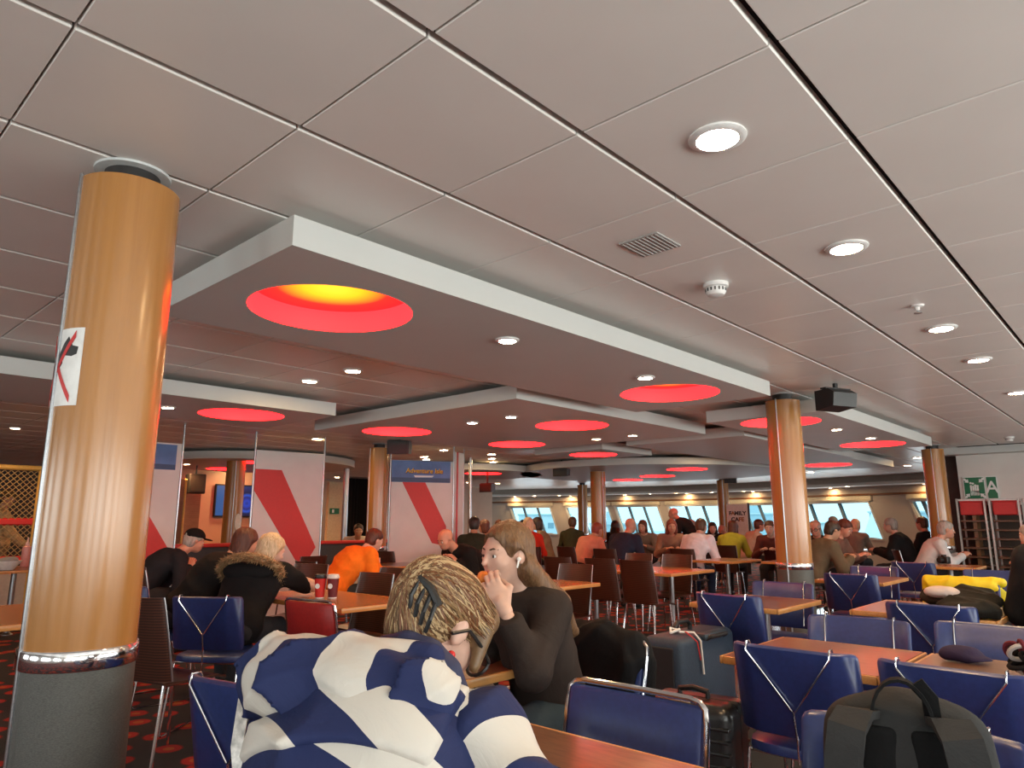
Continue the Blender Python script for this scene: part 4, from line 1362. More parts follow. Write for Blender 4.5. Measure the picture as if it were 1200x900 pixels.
# ------------------------------------------------------------------ people: smooth-union distance fields turned into continuous meshes
class SDF:
    def __init__(self):
        self.p = []

    def cone(self, a, b, ra, rb, k=0.03, op='u'):
        a, b = np.array(a, float), np.array(b, float)
        r = max(ra, rb)
        def f(X, Y, Z):
            ab = b - a
            L2 = max(ab @ ab, 1e-12)
            t = np.clip(((X - a[0]) * ab[0] + (Y - a[1]) * ab[1] + (Z - a[2]) * ab[2]) / L2, 0, 1)
            return np.sqrt((X - a[0] - t * ab[0]) ** 2 + (Y - a[1] - t * ab[1]) ** 2 + (Z - a[2] - t * ab[2]) ** 2) - (ra + (rb - ra) * t)
        self.p.append((f, np.minimum(a, b) - r, np.maximum(a, b) + r, k, op))
        return self

    def ell(self, c, r, M=None, k=0.03, op='u'):
        c, r = np.array(c, float), np.array(r, float)
        M3 = np.eye(3) if M is None else np.array(M.to_3x3(), float)     # columns: local axes
        def f(X, Y, Z):
            x, y, z = X - c[0], Y - c[1], Z - c[2]
            u = (M3[0, 0] * x + M3[1, 0] * y + M3[2, 0] * z)
            v = (M3[0, 1] * x + M3[1, 1] * y + M3[2, 1] * z)
            w = (M3[0, 2] * x + M3[1, 2] * y + M3[2, 2] * z)
            k0 = np.sqrt((u / r[0]) ** 2 + (v / r[1]) ** 2 + (w / r[2]) ** 2)
            k1 = np.sqrt((u / r[0] ** 2) ** 2 + (v / r[1] ** 2) ** 2 + (w / r[2] ** 2) ** 2)
            return k0 * (k0 - 1) / np.maximum(k1, 1e-9)
        e = float(r.max())
        self.p.append((f, c - e, c + e, k, op))
        return self

    def plane(self, c, n, k=0.01, op='c'):
        """cut away everything on the side n points to"""
        c = np.array(c, float); n = np.array(n, float); n = n / np.linalg.norm(n)
        def f(X, Y, Z):
            return (X - c[0]) * n[0] + (Y - c[1]) * n[1] + (Z - c[2]) * n[2]
        self.p.append((f, None, None, k, 'cut'))
        return self

    def mesh(self, name, h, mats, disp=None, matf=None):
        us = [q for q in self.p if q[4] == 'u']
        lo = np.min([q[1] for q in us], axis=0) - 3 * h - 0.02
        hi = np.max([q[2] for q in us], axis=0) + 3 * h + 0.02
        n = np.ceil((hi - lo) / h).astype(int) + 1
        ax = [lo[i] + h * np.arange(n[i]) for i in range(3)]
        F = np.full(n, 0.5, dtype=np.float64)
        for f, a, b, k, op in self.p:
            if op == 'u' or op == 's':
                m = 0.06 + k
                i0 = np.maximum(np.floor((a - m - lo) / h).astype(int), 0); i1 = np.minimum(np.ceil((b + m - lo) / h).astype(int) + 1, n)
                if (i1 <= i0).any(): continue
                sl = tuple(slice(i0[i], i1[i]) for i in range(3))
            else:
                sl = (slice(None),) * 3
            X, Y, Z = np.meshgrid(ax[0][sl[0]], ax[1][sl[1]], ax[2][sl[2]], indexing='ij', sparse=True)
            d = f(X, Y, Z)
            cur = F[sl]
            if op == 'u':
                hh = np.clip(0.5 + 0.5 * (cur - d) / k, 0, 1)
                F[sl] = cur * (1 - hh) + d * hh - k * hh * (1 - hh)
            else:
                e = d if op == 'cut' else -d      # max(F, e)
                hh = np.clip(0.5 - 0.5 * (cur - e) / k, 0, 1)
                F[sl] = cur * (1 - hh) + e * hh + k * hh * (1 - hh)
        if disp is not None:
            X, Y, Z = np.meshgrid(*ax, indexing='ij', sparse=True)
            F = F + disp(X, Y, Z)
        V, Q = surface_nets(F, lo, h)
        me = bpy.data.meshes.new(name)
        me.vertices.add(len(V)); me.vertices.foreach_set('co', V.astype(np.float32).ravel())
        me.loops.add(len(Q) * 4); me.loops.foreach_set('vertex_index', Q.astype(np.int32).ravel())
        me.polygons.add(len(Q)); me.polygons.foreach_set('loop_start', np.arange(0, len(Q) * 4, 4, dtype=np.int32))
        for m in (mats if isinstance(mats, (list, tuple)) else [mats]): me.materials.append(m)
        if matf is not None:
            C = V[Q].mean(axis=1)
            me.polygons.foreach_set('material_index', matf(C).astype(np.int32))
        me.update(calc_edges=True)
        me.polygons.foreach_set('use_smooth', np.ones(len(Q), dtype=bool))
        return me


def surface_nets(F, lo, h):
    S = F < 0
    nx, ny, nz = F.shape
    cs = np.zeros((nx - 1, ny - 1, nz - 1), dtype=np.int8)
    for dx in (0, 1):
        for dy in (0, 1):
            for dz in (0, 1):
                cs += S[dx:nx - 1 + dx, dy:ny - 1 + dy, dz:nz - 1 + dz]
    act = (cs > 0) & (cs < 8)
    I, J, K = np.nonzero(act)
    idx = np.full(act.shape, -1, dtype=np.int64); idx[I, J, K] = np.arange(len(I))
    pos = np.zeros((len(I), 3)); cnt = np.zeros(len(I))
    corners = [(a, b, c) for a in (0, 1) for b in (0, 1) for c in (0, 1)]
    for a in corners:
        for ax in range(3):
            if a[ax]: continue
            b = list(a); b[ax] = 1
            fa = F[I + a[0], J + a[1], K + a[2]]; fb = F[I + b[0], J + b[1], K + b[2]]
            m = (fa < 0) != (fb < 0)
            t = np.where(m, fa / np.where(m, fa - fb, 1), 0)
            p = np.tile(np.array(a, float), (len(I), 1)); p[:, ax] += t
            pos[m] += p[m]; cnt[m] += 1
    V = lo + h * (np.stack([I, J, K], 1) + pos / cnt[:, None])
    quads = []
    for ax in range(3):
        o = [(1, 2), (2, 0), (0, 1)][ax]
        A = [slice(None)] * 3; B = [slice(None)] * 3
        A[ax] = slice(0, -1); B[ax] = slice(1, None)
        sa, sb = S[tuple(A)], S[tuple(B)]
        m = sa != sb
        E = np.stack(np.nonzero(m), 1)
        ok = (E[:, o[0]] > 0) & (E[:, o[1]] > 0) & (E[:, o[0]] < F.shape[o[0]] - 1) & (E[:, o[1]] < F.shape[o[1]] - 1)
        E = E[ok]
        ins = sa[m][ok]
        def cell(d0, d1):
            c = E.copy(); c[:, o[0]] -= d0; c[:, o[1]] -= d1
            return idx[c[:, 0], c[:, 1], c[:, 2]]
        q = np.stack([cell(1, 1), cell(0, 1), cell(0, 0), cell(1, 0)], 1)
        q[~ins] = q[~ins][:, ::-1]
        quads.append(q)
    return V, np.concatenate(quads)


def ik(S, T, l1, l2, hint):
    S, T, hint = Vector(S), Vector(T), Vector(hint)
    d = T - S
    L = d.length
    if L > (l1 + l2) * 0.995:
        T = S + d * ((l1 + l2) * 0.995 / L); L = (l1 + l2) * 0.995
    if L < 0.12:
        T = S + d.normalized() * 0.12; L = 0.12
    u = (T - S).normalized()
    a = (l1 * l1 - l2 * l2 + L * L) / (2 * L)
    hgt = math.sqrt(max(l1 * l1 - a * a, 0))
    w = hint - u * hint.dot(u)
    w.normalize()
    return S + u * a + w * hgt, T


# hands: local +y along the fingers, -z the palm side, thumb towards -x (a right hand, palm down)
def hand_mesh(side, curl, mat):
    s = SDF()
    sx = 1 if side == 'R' else -1
    def p(x, y, z): return (x * sx, y, z)
    s.cone(p(0, -0.02, 0), p(0, 0.01, 0), 0.026, 0.027, 0.01)
    s.ell(p(0.0, 0.045, 0), (0.041, 0.05, 0.016), None, 0.015)
    for x, L, r, yb in ((-0.028, 0.068, 0.0088, 0.088), (-0.009, 0.077, 0.0092, 0.093), (0.010, 0.071, 0.0088, 0.09), (0.028, 0.056, 0.0078, 0.08)):
        a = Vector((x * 0.9, yb - 0.02, 0.0))
        ang = 0.0
        seg = [L * 0.46, L * 0.3, L * 0.24]
        pts = [a, Vector((x, yb, 0.002))]
        for q in range(3):
            ang += curl * (0.75 if q == 0 else 1.0)
            pts.append(pts[-1] + Vector((x * 0.06 * (1 if q == 0 else 0), math.cos(ang) * seg[q], -math.sin(ang) * seg[q])))
        for q in range(len(pts) - 1):
            s.cone(p(*pts[q]), p(*pts[q + 1]), r * (1.05 - 0.06 * q), r * (1.0 - 0.07 * q), 0.004)
    s.cone(p(-0.02, 0.01, -0.006), p(-0.05, 0.045, -0.012), 0.014, 0.011, 0.012)
    c2 = 0.4 + curl * 0.35
    s.cone(p(-0.05, 0.045, -0.012), p(-0.05 + 0.02 * c2, 0.075, -0.012 - 0.022 * c2), 0.011, 0.0088, 0.004)
    s.cone(p(-0.05 + 0.02 * c2, 0.075, -0.012 - 0.022 * c2), p(-0.045 + 0.03 * c2, 0.096, -0.014 - 0.035 * c2), 0.0092, 0.0075, 0.003)
    return s.mesh('hand', 0.0042, mat)


_hands = {}


def hand(side, curl, skinmat, parent, wrist, direction, palm):
    key = (side, curl, skinmat.name)
    if key not in _hands: _hands[key] = hand_mesh(side, curl, skinmat)
    y = Vector(direction).normalized()
    z = -Vector(palm); z = (z - y * z.dot(y)).normalized()
    x = y.cross(z)
    M = Matrix((x, y, z)).transposed().to_4x4()
    o = link('hand', _hands[key], parent)
    o.matrix_local = Matrix.Translation(Vector(wrist) + y * 0.012) @ M
    return o


SKINS = {'fair': skin('skin_fair', (0.62, 0.38, 0.29)), 'ruddy': skin('skin_ruddy', (0.58, 0.29, 0.20)), 'tan': skin('skin_tan', (0.45, 0.25, 0.16))}
HAIR = {
    'dark': hair_mat('hair_dark', (0.012, 0.008, 0.006), (0.04, 0.025, 0.018)),
    'brown': hair_mat('hair_brown', (0.05, 0.022, 0.01), (0.13, 0.06, 0.03)),
    'auburn': hair_mat('hair_auburn', (0.045, 0.012, 0.007), (0.12, 0.03, 0.014)),
    'red': hair_mat('hair_red', (0.16, 0.03, 0.02), (0.34, 0.08, 0.045)),
    'blond': hair_mat('hair_blond', (0.42, 0.27, 0.13), (0.8, 0.62, 0.42)),
    'grey': hair_mat('hair_grey', (0.22, 0.2, 0.18), (0.5, 0.46, 0.42)),
    'ash': hair_mat('hair_ash', (0.13, 0.07, 0.03), (0.22, 0.13, 0.06), (10, 10, 10), 0.05),
    'long': hair_mat('hair_long_brown', (0.07, 0.03, 0.012), (0.22, 0.115, 0.05), (80, 80, 3)),
}
M_EYEW = plain('eye_white', (0.75, 0.72, 0.68), 0.25)
M_IRIS = plain('eye_iris', (0.03, 0.025, 0.02), 0.2)
M_LIP = plain('lip', (0.45, 0.13, 0.10), 0.5)
M_BROW = plain('brow_hair', (0.08, 0.045, 0.025), 0.8)


def sphere_mb(mb, c, r, M=None, n=10, mi=0):
    prof = [(max(1e-4, math.sin(math.pi * k / n)), -math.cos(math.pi * k / n)) for k in range(n + 1)]
    T = Matrix.Diagonal(Vector(r)).to_4x4()
    if M is not None: T = M.to_4x4() @ T
    return mb.lathe(prof, 12, c, mi, T, caps=False)


def folds(seed, amp):
    """soft swell plus narrow raised creases"""
    a, b, c = seed * 1.7, seed * 0.9, seed * 2.3
    def f(X, Y, Z):
        sw = amp * 0.8 * np.sin(15 * X + 9 * Z + a + 2.2 * np.sin(11 * Y + b)) * np.sin(17 * Z + 9 * Y + c)
        r1 = (1 - np.abs(np.sin(11 * X + 6 * Z + a + 1.5 * np.sin(9 * Y + 5 * Z + b)))) ** 3
        r2 = (1 - np.abs(np.sin(10 * Z + 7 * Y - 4 * X + c + 1.7 * np.sin(8 * X + 4 * Y)))) ** 3
        return sw - amp * 1.1 * (r1 + r2) + amp * 0.5
    return f


def head_parts(s, HM, c, k=0.02, sc=1.0):
    """add the head to field s. HM: head frame (x right, y forward, z up)"""
    def q(x, y, z): return Vector(c) + HM @ Vector((x * sc, y * sc, z * sc))
    def rr(*v): return tuple(x * sc for x in v)
    s.ell(q(0, -0.012, 0.03), rr(0.074, 0.094, 0.083), HM, k)
    s.ell(q(0, 0.022, -0.02), rr(0.062, 0.068, 0.088), HM, k)
    s.ell(q(0, 0.045, -0.075), rr(0.042, 0.042, 0.034), HM, k)
    s.cone(q(0, 0.086, 0.012), q(0, 0.104, -0.026), 0.0075 * sc, 0.0105 * sc, 0.012)
    s.cone(q(-0.018, 0.082, -0.062), q(0.018, 0.082, -0.062), 0.009 * sc, 0.009 * sc, 0.012)
    s.cone(q(-0.04, 0.07, 0.022), q(0.04, 0.07, 0.022), 0.013 * sc, 0.013 * sc, 0.015)
    for e in (-1, 1):
        s.ell(q(e * 0.036, 0.055, -0.028), rr(0.024, 0.024, 0.024), HM, 0.02)
        s.ell(q(e * 0.077, -0.008, -0.005), rr(0.009, 0.02, 0.031), HM, 0.006)
        s.ell(q(e * 0.032, 0.088, 0.0), rr(0.014, 0.014, 0.009), HM, 0.008, 's')
    if sc and k < 0.02:
        for e in (-1, 1):
            s.cone(q(e * 0.017, 0.084, 0.009), q(e * 0.046, 0.077, 0.007), 0.0062, 0.0062, 0.006)
            s.cone(q(e * 0.018, 0.083, -0.0105), q(e * 0.045, 0.077, -0.009), 0.0058, 0.0058, 0.006)
    return q


def person(px, py, depth, rel, label, top, hair='brown', style='short', skin_='fair', legs='charcoal', h=0.015, stand=False, pitch=8, head_turn=0, hood=False, hands=None, size=1.0, top_c=None, face=True, chair_label=None, world=None, yaw=None, seat=0.49, extra=None, lean=None, curl=0.5, arms_open=0.0, puff=0.02, name='person', parts=True):
    """px, py, depth place the head; rel: way faced, 0 = away from the camera, 90 = to the picture's right"""
    hp = world or D(px, py, depth)
    vy = view_yaw(px) if world is None else math.atan2(hp.y, hp.x)
    yw = (vy - R(rel)) if yaw is None else R(yaw)
    ph = (0.93 if stand else seat + 0.095)
    target = hp.z
    def chain(a):
        u1 = Vector((0, math.sin(a * 0.85), math.cos(a * 0.85))); u2 = Vector((0, math.sin(a * 1.1), math.cos(a * 1.1))); u3 = Vector((0, math.sin(a * 0.8 + 0.12), math.cos(a * 0.8 + 0.12)))
        H = Vector((0, 0, ph)); W = H + u1 * 0.16 * size; C = W + u1 * 0.16 * size; N = C + u2 * 0.17 * size; Hd = N + u3 * 0.185 * size
        return H, W, C, N, Hd, u1, u2, u3
    if lean is None:
        lo, hi = 0.0, R(75)
        for _ in range(30):
            mid = (lo + hi) / 2
            if chain(mid)[4].z > target: lo = mid
            else: hi = mid
        lean_a = lo
    else:
        lean_a = R(lean)
    H, W, C, N, Hd, u1, u2, u3 = chain(lean_a)
    rot = Matrix.Rotation(yw - math.pi / 2, 3, 'Z')
    off = rot @ Hd
    base = Vector((hp.x - off.x, hp.y - off.y, 0))
    root = empty(name, base, yw - math.pi / 2, label, 'person', 'passengers')
    sk = SKINS[skin_]
    X1 = Vector((1, 0, 0))
    TM = Matrix((X1, u2.cross(X1) * -1 if False else Vector((0, u2.z, -u2.y)), u2)).transposed()
    TM1 = Matrix((X1, Vector((0, u1.z, -u1.y)), u1)).transposed()
    sh = {e: N + u2 * -0.045 + X1 * (0.17 * size * e) + Vector((0, 0.0, 0)) for e in (-1, 1)}
    fy = Vector((0, 1, 0))
    hd = hands or {}
    wr, el = {}, {}
    for e in (-1, 1):
        tgt = hd.get(e)
        if tgt is None:
            tgt = Vector((e * (0.13 + arms_open), min(sh[e].y + 0.30, H.y + 0.48), 0.81 if not stand else 0.95))
            hint = Vector((e * 0.6, -0.5, -0.8))
        elif len(tgt) == 3 and tgt[2] == 'world':
            hint = Vector(tgt[1]); tgt = rot.inverted() @ (Vector(tgt[0]) - base)
        elif len(tgt) == 2:
            tgt, hint = Vector(tgt[0]), Vector(tgt[1])
        else:
            tgt, hint = Vector(tgt), Vector((e * 0.6, -0.5, -0.8))
        el[e], wr[e] = ik(sh[e], tgt, 0.285 * size, 0.25 * size, hint)
    HM = (Matrix.Rotation(R(-head_turn), 3, 'Z') @ Matrix.Rotation(R(-pitch), 3, 'X'))

    def torso(s, g, k=0.05):
        s.ell(H + u1 * 0.02, (0.165 * size + g, 0.12 * size + g, 0.11 + g), TM1, k)
        s.ell(W, (0.148 * size + g, 0.108 * size + g, 0.15 + g), TM1, k)
        s.ell(C - u1 * 0.0, (0.165 * size + g, 0.115 * size + g, 0.15 + g), TM1, k)
        s.ell(N - u2 * 0.09, (0.155 * size + g, 0.095 * size + g, 0.09 + g), TM, k)
        for e in (-1, 1):
            s.cone(N + u2 * 0.0 + X1 * e * 0.03, sh[e] + X1 * e * -0.01, 0.045 + g * 0.6, 0.055 + g, 0.04)

    def arms(s, g, frac=1.0, k=0.03, which=(-1, 1)):
        for e in which:
            w = el[e] + (wr[e] - el[e]) * frac
            s.cone(sh[e], el[e], 0.053 * size + g, 0.042 * size + g, k)
            s.cone(el[e], w, 0.042 * size + g, 0.031 * size + g, k)

    # legs
    kn, an = {}, {}
    for e in (-1, 1):
        if stand:
            kn[e] = Vector((e * 0.1, 0.03, 0.5)); an[e] = Vector((e * 0.11, -0.01, 0.08))
        else:
            kn[e] = Vector((e * 0.12, 0.43, seat + 0.045)); an[e] = Vector((e * 0.12, 0.40, 0.09))

    def leg(s, g, to_ankle=1.0, k=0.03):
        s.ell(H - Vector((0, 0.01, 0.0)), (0.165 * size + g, 0.13 + g, 0.10 + g * 0.5), None, 0.05)
        for e in (-1, 1):
            hpj = H + Vector((e * 0.085, 0.02, -0.015))
            s.cone(hpj, kn[e], 0.078 + g, 0.058 + g, k)
            s.cone(kn[e], kn[e] + (an[e] - kn[e]) * to_ankle, 0.055 + g, 0.042 + g, k)

    # body, one continuous surface from head to feet
    b = SDF()
    torso(b, -0.012); arms(b, -0.006, 1.03); leg(b, -0.012)
    b.cone(N - u2 * 0.03, Hd + HM @ Vector((0, -0.025, -0.05)), 0.056 * size, 0.052, 0.03)
    qf = head_parts(b, HM, Hd, 0.019 if h < 0.01 else 0.02)
    for e in (-1, 1):
        b.cone(an[e], an[e] + Vector((0, 0.10, -0.045)), 0.04, 0.032, 0.03)
    body = link('body', b.mesh('body', h, sk), root)
    # garments
    t = SDF(); torso(t, puff); arms(t, puff * 0.85, 0.96)
    t.plane(N + u2 * 0.035, u2, 0.012)
    t.plane((0, 0, H.z - 0.105), (0, 0, -1), 0.006)
    if hood:
        back = Vector((0, -1, 0))
        t.ell(N + u2 * 0.00 + Vector((0, -0.085, 0)), (0.125, 0.065, 0.085), TM, 0.03)
        t.cone(N + Vector((-0.09, -0.02, 0.025)), N + Vector((-0.05, 0.06, -0.02)), 0.035, 0.025, 0.03)
        t.cone(N + Vector((0.09, -0.02, 0.025)), N + Vector((0.05, 0.06, -0.02)), 0.035, 0.025, 0.03)
    else:
        t.cone(N + Vector((-0.055, -0.02, 0.02)), N + Vector((0.055, -0.02, 0.02)), 0.032, 0.032, 0.03)
    if parts:
        link('jacket', t.mesh('jacket', h, top, folds(len(label) % 17, 0.006 if h > 0.012 else 0.0045)), root)
    l = SDF(); leg(l, 0.012)
    link('trousers', l.mesh('trousers', max(h, 0.014), legs if not isinstance(legs, str) else cloth('trouser_' + legs, {'charcoal': (0.03, 0.03, 0.033), 'jeans': (0.03, 0.05, 0.10), 'black': (0.012, 0.012, 0.014), 'tan': (0.22, 0.16, 0.1)}[legs]), folds(3, 0.005)), root)
    for e in (-1, 1):
        s = SDF()
        a0 = an[e] + Vector((0, -0.03, -0.05))
        s.cone(a0, a0 + Vector((0, 0.17, -0.01)), 0.042, 0.034, 0.03); s.plane((0, 0, 0.008), (0, 0, -1), 0.005); s.cone(an[e], a0 + Vector((0, 0.02, 0.0)), 0.04, 0.045, 0.03)
        link('shoe', s.mesh('shoe', 0.016, M_BLACK), root)
    # hair
    if style != 'bald':
        s = SDF()
        def q(x, y, z): return Hd + HM @ Vector((x, y, z))
        s.ell(q(0, -0.018, 0.037), (0.084, 0.102, 0.091), HM, 0.02)
        s.ell(q(0, -0.045, -0.02), (0.076, 0.065, 0.075), HM, 0.02)
        if style in ('bob', 'long'):
            for e in (-1, 1):
                s.cone(q(e * 0.072, 0.0, 0.02), q(e * 0.07, -0.01, -0.10), 0.024, 0.022, 0.02)
            s.ell(q(0, -0.055, -0.08), (0.078, 0.05, 0.07), HM, 0.03)
        if style == 'long':
            top_ = q(0, -0.065, -0.08)
            end = C + Vector((0, -0.145, 0.02))
            s.cone(top_, end, 0.06, 0.05, 0.03)
            for e in (-1, 1):
                s.cone(q(e * 0.06, -0.04, -0.08), end + Vector((e * 0.07, 0.0, 0.02)), 0.045, 0.03, 0.03)
        # open the face
        s.ell(q(0, 0.085, -0.03), (0.073 if style in ('bob', 'long') else 0.085, 0.075, 0.085), HM, 0.012, 's')
        if style == 'short':
            for e in (-1, 1):
                s.ell(q(e * 0.085, 0.01, -0.03), (0.03, 0.045, 0.045), HM, 0.01, 's')
        if style == 'rim':
            s.ell(q(0, 0.02, 0.10), (0.075, 0.10, 0.085), HM, 0.012, 's')
        seed = len(label)
        link('hair', s.mesh('hair', min(h, 0.012), HAIR[hair], lambda X, Y, Z: 0.0035 * np.sin(90 * X + 40 * Y + seed) * np.sin(70 * Y + 25 * Z)), root)
    if style == 'cap' or (extra and 'cap' in extra):
        pass
    if face:
        for e in (-1, 1):
            ey = sphere_mb(MB(), qf(e * 0.031, 0.0735, 0.0), (0.0125, 0.0125, 0.0125), HM, 8).build('eye', M_EYEW, root, 80)
            sphere_mb(MB(), qf(e * 0.031, 0.0825, 0.0), (0.0068, 0.0045, 0.0068), HM, 6).build('iris', M_IRIS, ey, 80)
            MB().tube([qf(e * 0.014, 0.086, 0.022), qf(e * 0.032, 0.084, 0.027), qf(e * 0.05, 0.072, 0.022)], 0.0035, 6).build('eyebrow', M_BROW, root)
        lp_ = MB()
        sphere_mb(lp_, qf(0, 0.089, -0.058), (0.022, 0.007, 0.0045), HM, 6)
        sphere_mb(lp_, qf(0, 0.089, -0.066), (0.019, 0.007, 0.005), HM, 6)
        lp_.build('lips', M_LIP, root, 80)
    for e in (-1, 1):
        d = (wr[e] - el[e]).normalized()
        palm = Vector((-e * 0.5, 0.1, -0.9)) if not (hd.get(e) and len(hd[e]) > 2 and False) else None
        if ('dir', e) in hd: d = rot.inverted() @ hd[('dir', e)]
        hand('R' if e == 1 else 'L', curl, sk, root, wr[e], d, hd.get(('palm', e), palm))
    J = dict(root=root, H=H, W=W, C=C, N=N, Hd=Hd, HM=HM, sh=sh, el=el, wr=wr, torso=torso, arms=arms, qf=qf, u1=u1, u2=u2, TM=TM, TM1=TM1, yaw=yw, base=base)
    if chair_label:
        f = Vector((math.cos(yw), math.sin(yw)))
        chair('wood', base.x - f.x * 0.33, base.y - f.y * 0.33, math.degrees(yw), chair_label, GW)
    return J


def cap_on(J, mat, visor=True, name='cap'):
    s = SDF(); q = lambda x, y, z: J['Hd'] + J['HM'] @ Vector((x, y, z))
    s.ell(q(0, -0.012, 0.045), (0.09, 0.108, 0.088), J['HM'], 0.02)
    s.plane(q(0, 0, 0.035), J['HM'] @ Vector((0, 0.1, -1)), 0.008)
    c = link(name, s.mesh(name, 0.012, mat), J['root'])
    if visor:
        v = SDF(); v.ell(q(0, 0.10, 0.045), (0.075, 0.08, 0.009), J['HM'], 0.01)
        link('visor', v.mesh('visor', 0.008, mat), c)


C_ = lambda n, c: cloth('cloth_' + n, c)
BLACKC = C_('black', (0.007, 0.007, 0.008))
# --- left side group
J = person(228, 634, 7.3, 72, 'person in black cap and dark jacket leaning over a table', C_('navy_black', (0.016, 0.017, 0.022)), 'grey', 'rim', 'ruddy', pitch=15, chair_label='dark veneer chair under the person in the black cap', size=1.1)
cap_on(J, BLACKC)
J_AUB = person(288, 636, 5.75, 66, 'auburn-haired person in a black jacket beside the fur hood', BLACKC, 'auburn', 'bob', 'ruddy', pitch=20, size=1.05, puff=0.03)
J_BL = person(318, 645, 5.2, 25, 'blond person in a black coat with fur-trimmed hood holding a phone', BLACKC, 'blond', 'bob', 'fair', h=0.011, pitch=22, head_turn=38, size=1.05, puff=0.03, hands={1: ((0.1, 0.46, 0.90), (0.9, -0.5, -0.15)), -1: ((-0.12, 0.36, 0.88), (-0.9, -0.5, -0.15))})
person(439, 633, 7.7, 55, 'person in a bright orange hoodie with dark red hair', C_('orange', (0.82, 0.19, 0.015)), 'auburn', 'short', 'fair', hood=True, pitch=20, chair_label='dark veneer chair under the orange hoodie', size=1.08, puff=0.035)
person(522, 632, 8.0, -128, 'balding person in a black hoodie looking down at the banner panel', BLACKC, 'brown', 'bald', 'ruddy', hood=True, pitch=25, chair_label='dark veneer chair under the balding person in black', size=1.12, puff=0.03)
J = person(8, 580, 10.2, 95, 'standing person in a beige shirt and cap behind the play net', C_('beige', (0.5, 0.36, 0.2)), 'dark', 'short', 'tan', 'tan', stand=True, h=0.018)
cap_on(J, C_('olive_cap', (0.12, 0.09, 0.05)))
person(420, 622, 12.4, 175, 'distant person in dark jacket and white shirt before the black curtain', C_('white_dim', (0.45, 0.42, 0.38)), 'dark', 'short', 'tan', h=0.02, chair_label='dark veneer chair before the black curtain')
for J, nm in ((J_AUB, 'blue chair under the auburn-haired person'), (J_BL, 'blue chair under the person with the fur hood')):
    f = Vector((math.cos(J['yaw']), math.sin(J['yaw'])))
    chair('blue', J['base'].x - f.x * 0.37, J['base'].y - f.y * 0.37, math.degrees(J['yaw']), nm, GB)
# --- crowd under the bow windows
def crowd(px, py, dp, rel, label, col, hair, style='short', sk='fair', **kw):
    kw.setdefault('h', 0.018)
    kw.setdefault('face', abs((rel + 180) % 360 - 180) > 70)
    return person(px, py, dp, rel, label, C_('c%d_%d' % (px, dp), col), hair, style, sk, chair_label=kw.pop('cl', None), **kw)


crowd(556, 615, 10.6, 5, 'person in dark green jacket seen from behind by the slim steel pole', (0.03, 0.035, 0.022), 'dark', 'short', 'tan', cl='dark chair under the dark green jacket')
crowd(567, 617, 12.6, -60, 'reddish dark-haired person half hidden by the dark green jacket', (0.14, 0.05, 0.04), 'auburn', 'bob', 'ruddy')
crowd(585, 617, 13.6, 10, 'dark-haired person above the long brown hair', (0.09, 0.06, 0.05), 'brown', 'short', 'tan')
J = crowd(599, 616, 14.2, 60, 'person in orange top and white sun hat', (0.5, 0.2, 0.08), 'blond', 'bob', 'ruddy'); cap_on(J, C_('white_hat', (0.7, 0.66, 0.6)))
crowd(613, 616, 15.4, 20, 'dark-haired person just behind the red jacket', (0.1, 0.08, 0.07), 'dark', 'bob')
crowd(619, 615, 11.6, 0, 'fair-haired person in a bright red jacket from behind', (0.5, 0.03, 0.015), 'blond', 'bob', hood=True, cl='dark chair under the red jacket')
crowd(629, 614, 13.2, -80, 'dark-haired person in a beige coat beside the red jacket', (0.30, 0.22, 0.13), 'dark', 'bob', 'fair', puff=0.035)
crowd(671, 613, 14.0, 10, 'person in an olive jacket before the paired columns', (0.05, 0.05, 0.025), 'brown', 'short', 'tan', hood=True)
crowd(700, 621, 11.7, 42, 'red-haired person in a pink sweater seen from behind', (0.62, 0.28, 0.20), 'red', 'short', 'ruddy', cl='dark chair under the pink sweater', size=1.08)
crowd(721, 617, 14.5, 5, 'person with long black hair between pink and navy', (0.02, 0.02, 0.02), 'dark', 'long', 'tan')
crowd(739, 616, 10.9, 32, 'bald person in a navy hooded jacket', (0.022, 0.026, 0.05), 'brown', 'bald', 'ruddy', hood=True, cl='dark chair under the navy hooded jacket', size=1.15)
crowd(753, 617, 13.4, 200, 'grey-haired person facing the navy hooded jacket', (0.2, 0.17, 0.15), 'brown', 'bob', 'fair')
crowd(789, 602, 14.0, -70, 'red-faced person in black bending over the table', (0.012, 0.012, 0.012), 'red', 'bald', 'ruddy', stand=True)
crowd(787, 617, 12.0, 172, 'reddish-haired person in a striped beige top facing the camera', (0.30, 0.17, 0.12), 'red', 'long', 'ruddy', h=0.014)
crowd(811, 615, 15.3, 80, 'bald person in an orange-brown top behind the white hoodie', (0.36, 0.14, 0.08), 'grey', 'rim', 'ruddy')
crowd(822, 617, 10.9, 25, 'brown-haired person in a white hoodie', (0.80, 0.78, 0.85), 'brown', 'short', 'fair', hood=True, cl='dark chair under the white hoodie', size=1.1, legs='jeans', h=0.013)
crowd(835, 619, 14.5, 178, 'person with long black hair and black top before the cafe board', (0.015, 0.015, 0.015), 'dark', 'long', 'fair')
crowd(846, 621, 16.0, -95, 'red-lit bald person in profile beside the long black hair', (0.12, 0.04, 0.03), 'red', 'bald', 'ruddy')
crowd(859, 618, 12.4, 15, 'person in a yellow-green jacket from behind', (0.42, 0.42, 0.05), 'auburn', 'bob', 'fair', hood=True, cl='dark chair under the yellow-green jacket')
crowd(890, 616, 13.9, 70, 'person in a cream puffer jacket beside the second column', (0.62, 0.52, 0.40), 'auburn', 'short', 'ruddy', puff=0.045)
crowd(902, 619, 11.4, 190, 'person in a dark red shirt partly hidden by the second column', (0.10, 0.025, 0.02), 'brown', 'short', 'fair', h=0.014)
